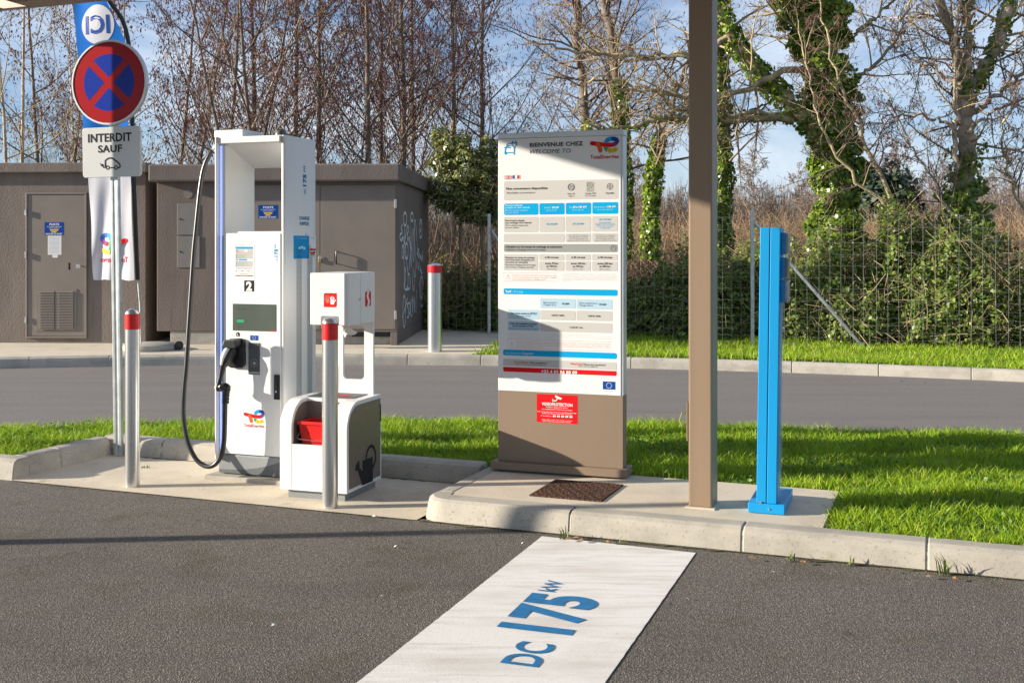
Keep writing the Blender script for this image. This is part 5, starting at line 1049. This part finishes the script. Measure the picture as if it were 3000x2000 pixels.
def plant(proto, name, loc, rz, sc_, label, cat, group=None, sz=None):
    t = bpy.data.objects.new(name, None); COL.objects.link(t); t.location = loc; t.rotation_euler = (0,0,rz); t.scale = (sc_,sc_,sz or sc_); t.empty_display_size = .1
    for nm, me in proto: o = bpy.data.objects.new(nm, me); COL.objects.link(o); o.parent = t
    t['label'] = label; t['category'] = cat
    if group: t['group'] = group
    return t
# row of alders behind the kiosks: photo column, distance, variant, turn, size
rows = [(60,25,2,.3,.95),(150,27,1,1.2,.95),(235,31,2,4.0,1.0),(395,25.5,2,2.2,.90),(470,31,1,5.2,1.0),(625,26,1,0.4,1.0),(745,29,0,2.0,1.0),(800,25,1,3.4,.92),(865,30,3,1.0,.95),(935,27,0,4.4,.95),(1085,26,3,5.6,.92),(1115,31,0,.9,1.0),(1185,27,0,2.9,.95),(1215,33,3,4.9,1.0),(1330,27,0,1.5,.9),(1410,31,3,3.3,.95)]
WHERE = ('pale barked bush-like tree with dry leaves over the louvred kiosk door','twin stemmed bare tree between the louvred door and the flag','pale barked tree with dry leaves behind the feather flag','pale many stemmed tree over the gap between the two kiosks','twin stemmed bare tree farther back over the gap between the kiosks','twin stemmed alder behind the meter hatches of the dark kiosk','tall catkin hung alder over the left end of the charging station','twin stemmed alder with low fork straight behind the charging station head','tall dense alder farther back behind the charging station head','catkin hung alder over the right edge of the charging station','tall straight alder over the big kiosk door, before its twin','catkin hung alder farther back over the big kiosk door','catkin hung alder over the graffitied corner of the kiosk','tall alder farther back over the graffitied corner of the kiosk','catkin hung alder behind the olive evergreen shrub','tall dense alder farther back between evergreen shrub and totem')
for (px, Y, v, rz, s_), lab in zip(rows, WHERE):
    p = at(px, 715, Y); plant(AL[v], 'alder_tree', (p.x, Y, 0), rz, s_, lab, 'tree', 'trees behind the kiosks')
for i in range(8):    # second, deeper row that closes the wood
    px = -150+i*225+random.uniform(-40,40); Y = random.uniform(37,50); p = at(px, 715, Y)
    plant(AL[(0,1,3,2)[i%4]], 'woodland_tree', (p.x, Y, 0), random.uniform(0,6), random.uniform(.5,.72), 'thin bare tree deep in the wood behind the alder row', 'tree', 'trees deep in the wood')
for i in range(30):
    px = 1560+i*54+random.uniform(-18,18); Y = random.uniform(58,98); p = at(px, 715, Y); s_ = random.uniform(.62,.84)
    plant(ALF[i%2], 'distant_tree', (p.x, Y, -.5), i*1.3, s_*1.1, 'distant bare tree on the far side of the brown field', 'tree', 'distant trees beyond the field', sz=s_*.9)

# -------- large ivy clad trees beyond the fence
IVY = mat('ivy_leaves', (.42,.52,.06), .3, col2=(.06,.15,.018), attr=True, spec=.6, trans=.4)
OLIVE = mat('evergreen_leaves', (.34,.34,.10), .35, col2=(.05,.08,.02), attr=True, spec=.5, trans=.25)
BRAM = mat('bramble_leaves', (.32,.40,.07), .4, col2=(.05,.11,.018), attr=True, spec=.5, trans=.4)
def resample(P, K):
    P = np.array(P, float); d = np.r_[0, np.cumsum(np.linalg.norm(np.diff(P, axis=0), axis=1))]; t = np.linspace(0, d[-1], K)
    Q = np.stack([np.interp(t, d, P[:,i]) for i in range(3)], 1)
    for _ in range(2): Q[1:-1] = (Q[:-2]+2*Q[1:-1]+Q[2:])/4
    return Q
def limb(px_pts, Y, r0, r1, K=24, dY=0.0, wob=.03):
    n = len(px_pts); P = [at(x, y, Y+dY*i/(n-1)) for i, (x, y) in enumerate(px_pts)]; Q = resample(P, K); Q[1:-1] += rng.normal(size=(K-2,3))*wob; return Q, np.linspace(r0, r1, K)
def ivy_on(limbs, dens, thick, size=.10, tlo=0, thi=1, clump=.35):
    C, Nn = [], []
    for (Q, Rr), dn, th in zip(limbs, dens, thick):
        L = np.linalg.norm(np.diff(Q, axis=0), axis=1).sum(); n = int(dn*L)
        t = tlo+(thi-tlo)*rng.random(n); x = t*(len(Q)-1); i = np.minimum(x.astype(int), len(Q)-2); fr = (x-i)[:,None]; p = Q[i]*(1-fr)+Q[i+1]*fr
        tan = unit(Q[i+1]-Q[i]); rv = unit(rng.normal(size=(n,3))); o = unit(rv-tan*(rv*tan).sum(-1,keepdims=True))
        az = np.arctan2(o[:,1], o[:,0]); bump = 1+clump*np.sin(p[:,2]*5+az*2)+clump*np.sin(p[:,2]*11-az*3+1)
        rr = Rr[i]+th*np.abs(bump)*(.80+.30*rng.random(n)); C.append(p+o*rr[:,None]); Nn.append(1.5*o+np.array([0,0,.3]))
    C = np.concatenate(C); Nn = np.concatenate(Nn); V, Fq = leaf_quads(C, Nn, size); return V, Fq, np.repeat(rng.random(len(C))**1.3, 4)
def big_tree(name, label, limbs, bark, shoots, ivy=None, twig=TWIG_L, catk=.15, ivymat=IVY, twig_args=(5,5)):
    t = thing(name, label, 'tree', (limbs[0][0][0][0], limbs[0][0][0][1], 0)); off = np.array([limbs[0][0][0][0], limbs[0][0][0][1], 0])
    tr = NP()
    for Q, Rr in limbs: tr.tubes((Q-off)[None], Rr[None], 9)
    tr.build('trunk', bark, t, smooth=True)
    br = NP(); tips = []
    for (Q, Rr), (n, t0, t1, l0, l1) in zip(limbs, shoots):
        if not n: continue
        L = np.linalg.norm(np.diff(Q, axis=0), axis=1).sum()
        P1_, R1_ = children((Q-off)[None], Rr[None], int(n*1.5), t0, t1, l0/L, l1/L, 35, 80, 9, .03, .09, .026, .5)
        P2_, R2_ = children(P1_, R1_, twig_args[0]+1, .2, .98, .25, .6, 25, 65, 6, .03, .11, .009, .6); P3_, R3_ = children(P2_, R2_, twig_args[1]+1, .15, .98, .25, .6, 25, 65, 4, .02, .14, .0045, .7)
        br.tubes(P1_, R1_, 5, rng.random(len(P1_))); br.tubes(P2_, R2_, 3, rng.random(len(P2_))); br.tubes(P3_, np.maximum(R3_,.003), 3, rng.random(len(P3_))); tips.append(P3_[:,-1])
    if br.v: br.build('branches', twig, t)
    if catk and tips:
        tips = np.concatenate(tips); C = tips[rng.random(len(tips)) < catk]; c_ = NP(); V, Fq = drops(C, .06, .009); c_.add(V, Fq, np.tile(np.repeat(rng.random(len(C)),4),2)); c_.build('catkins', CATK, t)['kind'] = 'stuff'
    if ivy is not None:
        V, Fq, r_ = ivy; lf = NP(); lf.add(V-off, Fq, r_); lf.build('ivy', ivymat, t)
    return t
YI = 19.6
main = limb([(2447,740),(2450,625),(2460,491),(2440,312),(2418,156),(2405,0),(2390,-160)], YI, .22, .15); lft = limb([(2452,520),(2393,402),(2312,304),(2223,214),(2147,125),(2105,50),(2080,-80)], YI, .15, .08, dY=-.5)
l1 = limb([(2321,357),(2260,345),(2200,339),(2134,368),(2020,344),(1910,352),(1814,379),(1700,372)], YI-.2, .065, .025, dY=-.8); l2 = limb([(2345,205),(2300,208),(2250,232),(2187,263),(2107,286),(2015,281),(1903,268),(1800,255)], YI-.3, .06, .02, dY=-.7)
l3 = limb([(2321,330),(2210,330),(2100,345),(2020,350),(1960,300),(1900,260),(1800,230)], YI-.2, .055, .02, dY=-.4); l4 = limb([(2130,110),(2060,165),(1930,160),(1796,165),(1671,152),(1560,120)], YI-.5, .05, .015, dY=-.6)
l5 = limb([(2400,150),(2470,130),(2560,60),(2640,-30)], YI, .06, .02, dY=.6); l6 = limb([(2470,260),(2560,200),(2620,130),(2670,0)], YI, .04, .015, dY=-.5); l7 = limb([(2060,165),(1850,175),(1740,230),(1690,320)], YI-.8, .03, .012)
sh = [(10,.55,1,1.5,3.0),(8,.3,1,1.2,2.4),(12,.25,1,.7,1.5),(12,.25,1,.7,1.5),(11,.25,1,.7,1.5),(12,.2,1,.7,1.6),(9,.3,1,.8,1.5),(9,.2,1,.8,1.6),(6,.2,1,.5,1.0)]
mid = limb([(2446,350),(2405,220),(2350,100),(2305,-30),(2280,-120)], YI-.15, .10, .07)
ivy = ivy_on([main,lft,l1,mid], [3300,620,40,2200], [.20,.075,.03,.16], size=.08)
big_tree('ivy_tree', 'large tree whose thick forked trunk is wrapped in bright green ivy', [main,lft,l1,l2,l3,l4,l5,l6,l7,mid], BARK_B, sh+[(6,.5,1,1.0,2.0)], ivy)
rt = limb([(2826,740),(2826,603),(2830,446),(2830,330),(2828,268)], YI, .17, .14); rr_ = limb([(2828,290),(2875,214),(2920,143),(2942,67),(2958,0),(2975,-140)], YI, .13, .09); rc_ = limb([(2829,290),(2835,179),(2839,0),(2840,-140)], YI, .07, .05); rl = limb([(2826,300),(2799,147),(2777,80),(2754,0),(2720,-140)], YI+.3, .10, .07, dY=.3)
r5 = limb([(2799,500),(2799,350),(2799,223),(2800,100),(2812,0)], YI-.4, .045, .03); r6 = limb([(2850,330),(2930,270),(3010,200),(3090,150)], YI, .05, .02); r7 = limb([(2815,260),(2740,200),(2660,170),(2590,120)], YI-.3, .035, .012); r8 = limb([(2830,390),(2900,330),(3000,290),(3080,310)], YI-.3, .035, .012); r9 = limb([(2800,380),(2700,340),(2620,330),(2540,370)], YI-.5, .03, .01)
ivy2 = ivy_on([(rt[0][:16],rt[1][:16]),rr_,(rt[0][:10],rt[1][:10]),rc_], [620,200,2300,90], [.12,.04,.26,.04], size=.078)
big_tree('fork_tree', 'pale barked tree forking into three stems above an ivy covered foot', [rt,rr_,rc_,rl,r5,r6,r7,r8,r9], BARK_P, [(8,.5,1,1,2),(9,.2,1,1,2.2),(9,.2,1,.8,1.8),(8,.3,1,.9,2),(10,.25,1,.7,1.5),(9,.2,1,.7,1.4),(9,.2,1,.6,1.3),(9,.2,1,.6,1.3),(9,.2,1,.6,1.2)], ivy2, catk=.5)
for k, (pts, lab, Y_, r_) in enumerate((([(2622,700),(2620,580),(2560,470),(2513,379),(2446,201),(2402,27),(2380,-80)], 'thin sapling leaning left across the gap between the ivy trees', 18.7, .045), ([(2640,700),(2616,616),(2491,518),(2402,379),(2357,179),(2340,60)], 'slender bent sapling crossing in front of the large ivy trunk', 18.4, .035), ([(2920,720),(2770,610),(2700,470),(2650,380),(2600,260)], 'thin yellow barked sapling leaning left by the forked tree', 18.9, .03), ([(3080,700),(2990,600),(2950,500),(2930,380),(2990,250)], 'crooked sapling by the right end of the wire fence', 19.0, .035))):
    q = limb(pts, Y_, r_, .010); big_tree('sapling', lab, [q], BARK_B if k != 2 else BARK_P, [(16,.25,1,.5,1.3)], None, twig=TWIG, catk=.3, twig_args=(5,4))
dk = limb([(2110,760),(2116,560),(2112,330),(2108,150),(2104,0),(2100,-120)], 21.0, .12, .08); d2_ = limb([(2110,420),(2180,330),(2260,300)], 21, .04, .015)
big_tree('ivy_column_tree', 'slim dark tree trunk clad in ivy standing behind the canopy post', [dk,d2_], BARK_A, [(14,.3,1,.8,2.0),(6,.3,1,.5,1)], ivy_on([dk],[900],[.08],.075), twig=TWIG)
t5 = limb([(1830,760),(1822,420),(1815,312),(1796,156),(1774,0),(1765,-100)], 22.0, .11, .08); t6 = limb([(1722,760),(1716,357),(1700,180),(1689,45),(1685,-80)], 23.0, .10, .07); t7 = limb([(1905,760),(1910,560),(1930,420),(1985,280),(2010,200),(2040,60)], 21.5, .085, .03)
big_tree('ivy_trunk_tree', 'dark leaning tree with ivy on its trunk behind the totem', [t5], BARK_A, [(26,.3,1,1.0,3.0)], ivy_on([t5],[420],[.06],.075,0,.6), twig=TWIG, catk=.4, twig_args=(6,5))
big_tree('dark_tree', 'dark straight bare tree rising behind the totem heading', [t6], BARK_A, [(28,.3,1,1.0,3.2)], None, twig=TWIG, catk=.7, twig_args=(6,6))
big_tree('crooked_tree', 'crooked dark tree growing between the totem and the canopy post', [t7], BARK_A, [(16,.3,1,.7,2.0)], ivy_on([t7],[500],[.08],.075,0,.5), twig=TWIG, catk=.3)

# -------- evergreen shrubs and the ivy thicket along the fence
def bush(name, label, blobs, n, m, size, stems, group=None, twn=60, aspect=.8):
    c0_ = np.array([blobs[0][0][0], blobs[0][0][1], 0.]); t = thing(name, label, 'shrub', tuple(c0_), 0, group)
    C, Nn = [], []
    wts = np.array([b[1][0]*b[1][1]*b[1][2] for b in blobs])**.7; wts /= wts.sum()
    for (c_, r_), w in zip(blobs, wts):
        k = int(n*w); d = unit(rng.normal(size=(k,3))); lump = 1+.22*np.sin(d[:,0]*7+c_[2]*3)+.2*np.sin(d[:,2]*9+d[:,1]*6+c_[0]*5); rad = (.55+.45*rng.random(k)**.4)*lump
        C.append(np.array(c_)+d*rad[:,None]*np.array(r_)); Nn.append(1.3*d+np.array([-.2,-.1,.4]))
    C = np.concatenate(C); Nn = np.concatenate(Nn); ok = C[:,2] > .05; C = C[ok]; Nn = Nn[ok]
    V, Fq = leaf_quads(C-c0_, Nn, size, aspect=aspect); lf = NP(); lf.add(V, Fq, np.repeat(rng.random(len(C))**1.2, 4)); lf.build('foliage', m, t)
    st = NP()
    for p, q, r_ in stems:
        Q = resample([np.array(p)-c0_, (np.array(p)+np.array(q))/2-c0_+rng.normal(size=3)*.06, np.array(q)-c0_], 8); st.tubes(Q[None], np.linspace(r_, r_*.5, 8)[None], 6, np.array([.4]))
    k = twn; ii = rng.integers(0, len(C), k); b_ = C[ii]-c0_; d = unit(rng.normal(size=(k,3))+np.array([0,-.2,.4])); L = .25+.55*rng.random(k); Q = b_[:,None,:]+d[:,None,:]*(np.linspace(-.7,.6,4)[None,:,None]*L[:,None,None])+rng.normal(size=(k,4,3))*.015; st.tubes(Q, np.full((k,4),.0045)*np.array([1,.9,.7,.5]), 3, rng.random(k)); st.build('stems', TWIG_L, t)
    return t
def bl(px, py, Y, rx, rz, ry=None): p = at(px, py, Y); return ((p.x,p.y,p.z), (rx, ry or rx, rz))
def gp(px, Y): p = at(px, 715, Y); return (p.x, Y, .0)
eb = [bl(1370,500,19.9,.42,.42), bl(1420,560,20.0,.42,.45), bl(1310,560,19.8,.32,.30), bl(1330,430,20.1,.32,.26), bl(1285,400,20.2,.16,.18), bl(1440,460,20.2,.34,.32), bl(1340,590,19.7,.34,.22), bl(1395,620,19.7,.34,.22), bl(1455,600,19.8,.25,.42), bl(1290,480,19.9,.2,.24), bl(1250,545,20.0,.18,.18)]
bush('evergreen_shrub', 'glossy olive evergreen shrub rising between the kiosk and the totem', eb, 15000, OLIVE, .075, [((gp(1360,19.9)),tuple(bl(1352,520,19.9,1,1)[0]),.045),((gp(1415,20)),tuple(bl(1405,560,20,1,1)[0]),.055),(tuple(bl(1352,520,19.9,1,1)[0]),tuple(bl(1320,360,20.1,1,1)[0]),.03)], twn=150, aspect=.55)
def thicket(px0, px1, Y0_, Y1_, top0, top1, n, label, name='ivy_thicket', tw=1000):
    bs = []; k = max(3, int((px1-px0)/70))
    for i in range(k*3):
        px = px0+(px1-px0)*rng.random(); fr = (px-px0)/(px1-px0); Y = Y0_+(Y1_-Y0_)*fr+.45+rng.random()*1.5; h = (top0+(top1-top0)*fr)*(.45+.75*rng.random()); p = at(px,715,Y)
        bs.append(((p.x,Y,h*.45),(.38+.2*rng.random(),.35,h*.5)))
    return bush(name, label, bs, int(n*3.2), BRAM, .064, [], 'thickets along the wire fence', twn=tw, aspect=.85)
thicket(1250,1480,19.1,18.5,1.15,1.35,6500,'dark green bramble thicket behind the fence beside the thick bollard')
thicket(1790,2080,17.8,16.9,1.25,1.45,7500,'ivy thicket behind the fence between totem and canopy post')
thicket(2080,2420,16.9,16.2,1.35,1.55,9000,'ivy thicket behind the fence at the foot of the large ivy tree')
thicket(2420,2760,16.2,15.5,1.75,1.95,9500,'tangled ivy and bramble thicket behind the diagonal fence brace', tw=1700)
thicket(2760,3120,15.5,15.0,1.7,1.7,8500,'ivy thicket behind the fence below the forked tree', tw=1700)
# dry brushwood and field beyond
def brush(name, n, px0, px1, Y0_, Y1_, h0, h1, m, lean=.35, seed=5, kind=True):
    g = np.random.default_rng(seed); Y = Y0_+(Y1_-Y0_)*g.random(n)**1.3; X = (px0+(px1-px0)*g.random(n)-CX)/F*Y; h = h0+(h1-h0)*g.random(n)**1.5; d = g.normal(size=(n,2))*lean
    P = np.zeros((n,4,3))
    for k in range(4): t = k/3; P[:,k,0] = X+d[:,0]*h*t+g.normal(size=n)*.03*h; P[:,k,1] = Y+d[:,1]*h*t; P[:,k,2] = h*(t-.12*t*t*np.abs(d[:,0])*2)-.05
    r_ = (.004+.00017*Y)[:,None]*np.array([1.3,1,.8,.5]); b = NP(); b.tubes(P, r_, 3, g.random(n)); o = b.build(name, m); o['kind'] = 'stuff'; return o
BRUSH = mat('dry_stalks', (.52,.345,.19), .9, col2=(.18,.115,.065), attr=True)
tag(brush('dry_brushwood', 22000, 1200, 3200, 20, 34, .4, 1.9, BRUSH, .75, 5), 'dry brown brushwood filling the ground behind the fence', 'brushwood')
tag(brush('far_scrub', 26000, 1150, 3300, 34, 75, .8, 3.3, BRUSH, .7, 6), 'tan winter scrub on the field beyond the brushwood', 'scrub')
tag(brush('far_wood', 22000, 1450, 3300, 88, 125, 3.0, 7.2, FARM, .22, 8), 'grey brown haze of a far off bare wood', 'wood')
tag(brush('wood_understorey', 12000, -200, 1500, 23, 44, .8, 3.6, TWIG, .30, 7), 'brown twiggy undergrowth between the alder trunks', 'undergrowth')
# far dark evergreen
bush('far_evergreen', 'dark green evergreen tree on the far side of the field', [bl(2590,585,60,1.5,1.8), bl(2550,605,60,1.1,1.2), bl(2630,600,61,1.2,1.4), bl(2600,650,60,1.6,1.2)], 5000, mat('far_evergreen_leaves', (.05,.085,.035), .6, col2=(.012,.03,.012), attr=True), .36, [(gp(2590,60),tuple(bl(2590,560,60,1,1)[0]),.15)], twn=20)

# -------- grass
GRASS = mat('grass_blades', (.48,.62,.03), .5, col2=(.09,.25,.010), attr=True, spec=.35, trans=.35)
def grass(name, n, sampler, zf, hlo, hhi, w, label, seed, m=None):
    g = np.random.default_rng(seed); XY = sampler(n, g); n = len(XY); X, Y = XY[:,0], XY[:,1]
    clump = .5+.5*np.sin(X*6.1+1.3*np.sin(Y*5))*np.sin(Y*7.3+X*2.2); h = (hlo+(hhi-hlo)*g.random(n)**1.8)*(.65+.7*clump); ang = g.random(n)*2*np.pi; wd = w*(.6+.8*g.random(n)); ln = .25+.75*g.random(n)
    dx, dy = np.cos(ang), np.sin(ang); la = g.random(n)*2*np.pi; lx, ly = np.cos(la)*ln*h, np.sin(la)*ln*h
    z = np.array([zf(a, b) for a, b in zip(X, Y)]) if callable(zf) else np.full(n, zf)
    B = np.stack([X,Y,z-.01],1); S_ = np.stack([dx,dy,np.zeros(n)],1)*wd[:,None]; M_ = B+np.stack([lx*.35,ly*.35,h*.6],1); T_ = B+np.stack([lx,ly,h],1)
    V = np.stack([B-S_, B+S_, M_+S_*.8, M_-S_*.8, T_+S_*.15, T_-S_*.15], 1).reshape(-1,3); b = (np.arange(n)*6)[:,None]
    Fq = np.concatenate([b+np.array([0,1,2,3]), b+np.array([3,2,4,5])]); o = np_mesh(name, V, Fq, m or GRASS, None, np.repeat(g.random(n)*.75+.25*clump, 6)); o['kind'] = 'stuff'; tag(o, label, 'grass'); return o
def isl(n, g):
    X = g.uniform(-7.4,7.6,n*3); Y = g.uniform(4.0,9.75,n*3); ok = np.array([in_island(a, b, -.004) for a, b in zip(X, Y)]) & (np.abs(X) < Y*.47+2.2); return np.stack([X[ok],Y[ok]],1)[:n]
grass('lawn_grass', 215000, isl, zi, .025, .082, .0026, 'bright green lawn on the island between bays and road', 31)
def vrg(n, g):
    X = g.uniform(-.9,10.5,n*2); Y = g.uniform(11.2,20.5,n*2); fyl = np.interp(X, [p[0] for p in FP], [p[1] for p in FP])
    ok = (Y > far_edge(X)+.13) & (Y < fyl+.7) & (X > verge_x(Y)+.05*np.sin(Y*9)); return np.stack([X[ok],Y[ok]],1)[:n]
grass('verge_grass', 95000, vrg, zv, .03, .11, .0042, 'bright green grass verge between the far kerb and the fence', 32)
DRYG = mat('dry_grass', (.42,.34,.14), .7, col2=(.22,.17,.07), attr=True)
grass('dry_lawn_blades', 7000, isl, zi, .03, .08, .0026, 'straw coloured dry blades mixed into the island lawn', 33, DRYG); grass('dry_verge_blades', 5000, vrg, zv, .04, .12, .0042, 'straw coloured dry blades mixed into the far verge', 34, DRYG)
# broad-leaved weeds in the lawn
g_ = np.random.default_rng(41); XY = isl(9000, g_); ok = (np.sin(XY[:,0]*3.1+1)*np.sin(XY[:,1]*4.3) > .1); XY = XY[ok][:3200]; C = np.stack([XY[:,0],XY[:,1],np.array([zi(a,b) for a, b in XY])+.018+.022*g_.random(len(XY))],1)
V, Fq = leaf_quads(C, np.tile(np.array([0,0,1.2]),(len(C),1)), .03, g_); o = np_mesh('lawn_clover', V, Fq, mat('clover_leaves', (.14,.26,.03), .5, col2=(.05,.13,.015), attr=True, trans=.3), None, np.repeat(g_.random(len(C)),4)); o['kind'] = 'stuff'; tag(o, 'small clover leaves scattered through the island lawn', 'clover')
# weeds in the kerb joints
for k, (px, py, n, s_, lab) in enumerate(((1648,1578,14,.07,'small weed tuft at the kerb joint beside the painted strip'),(1822,1590,8,.04,'tiny weed at the kerb foot above the painted strip'),(2312,1642,9,.05,'tiny weed at the foot of the kerb before the blue stand'),(2490,1655,9,.05,'small weed at the foot of the kerb before the lawn'),(2765,1682,22,.10,'bushy weed tuft at the kerb joint before the lawn'),(425,1370,14,.03,'mossy weed patch on the bay slab behind the slim bollard'))):
    p = G(px, py, .004); b = MB(); r_ = random.Random(k)
    for i in range(n):
        a_ = r_.uniform(0,6.28); h_ = s_*r_.uniform(.4,1); l_ = h_*r_.uniform(.3,.9); w_ = .003; x, y = r_.uniform(-.03,.03), r_.uniform(-.02,.02); dx, dy = math.cos(a_), math.sin(a_)
        b.add([(x-dy*w_,y+dx*w_,0),(x+dy*w_,y-dx*w_,0),(x+dx*l_*.4+dy*w_,y+dy*l_*.4-dx*w_,h_*.7),(x+dx*l_*.4-dy*w_,y+dy*l_*.4+dx*w_,h_*.7),(x+dx*l_,y+dy*l_,h_)], [(0,1,2,3),(3,2,4)])
    o = b.build('weed_tuft', mat('weed_green', (.13,.17,.04), .6, var=.4, vscale=40)); o.location = p; tag(o, lab, 'weed')
# litter: paper scraps and dry leaves on the asphalt
PAPR = mat('scrap_paper', (.75,.74,.72), .8); DLF = mat('fallen_leaf', (.34,.19,.09), .8, var=.3, vscale=40)
def scrap(px, py, s_, m, lab, name, cat, group, z=.006):
    p = G(px, py, z); b = MB(); r_ = random.Random(px); pts = [(s_*(.6+.5*r_.random())*math.cos(i*1.05), s_*(.5+.6*r_.random())*math.sin(i*1.05)) for i in range(6)]
    b.add([(x,y,.002+.012*r_.random()) for x, y in pts]+[(0,0,.010)], [(i,(i+1)%6,6) for i in range(6)]); o = b.build(name, m); o.location = p; tag(o, lab, cat, group)
for px, py, s_ in ((800,1830,.016),(1117,1750,.006),(1158,1602,.008),(1098,1515,.018),(1262,1710,.005),(2013,1755,.007),(2265,1678,.012),(1530,1593,.008)): scrap(px, py, s_, PAPR, 'small white scrap of paper lying on the asphalt bay', 'paper_scrap', 'litter', 'paper scraps on the asphalt')
for px, py in ((1665,1580),(1700,1584),(2350,1648),(2465,1113),(2505,1120),(2330,1102),(2255,1098),(1690,1575),(2725,1690),(2800,1695),(1780,1588),(2640,1118),(2710,1121),(2860,1126),(2420,1110),(2100,1096),(2560,1125),(1130,1078),(700,1082),(2960,1132),(2205,1636),(2600,1672)): scrap(px, py, .022, DLF, 'dry brown fallen leaf lying along a kerb', 'fallen_leaf', 'leaf', 'fallen leaves along the kerbs', .012)
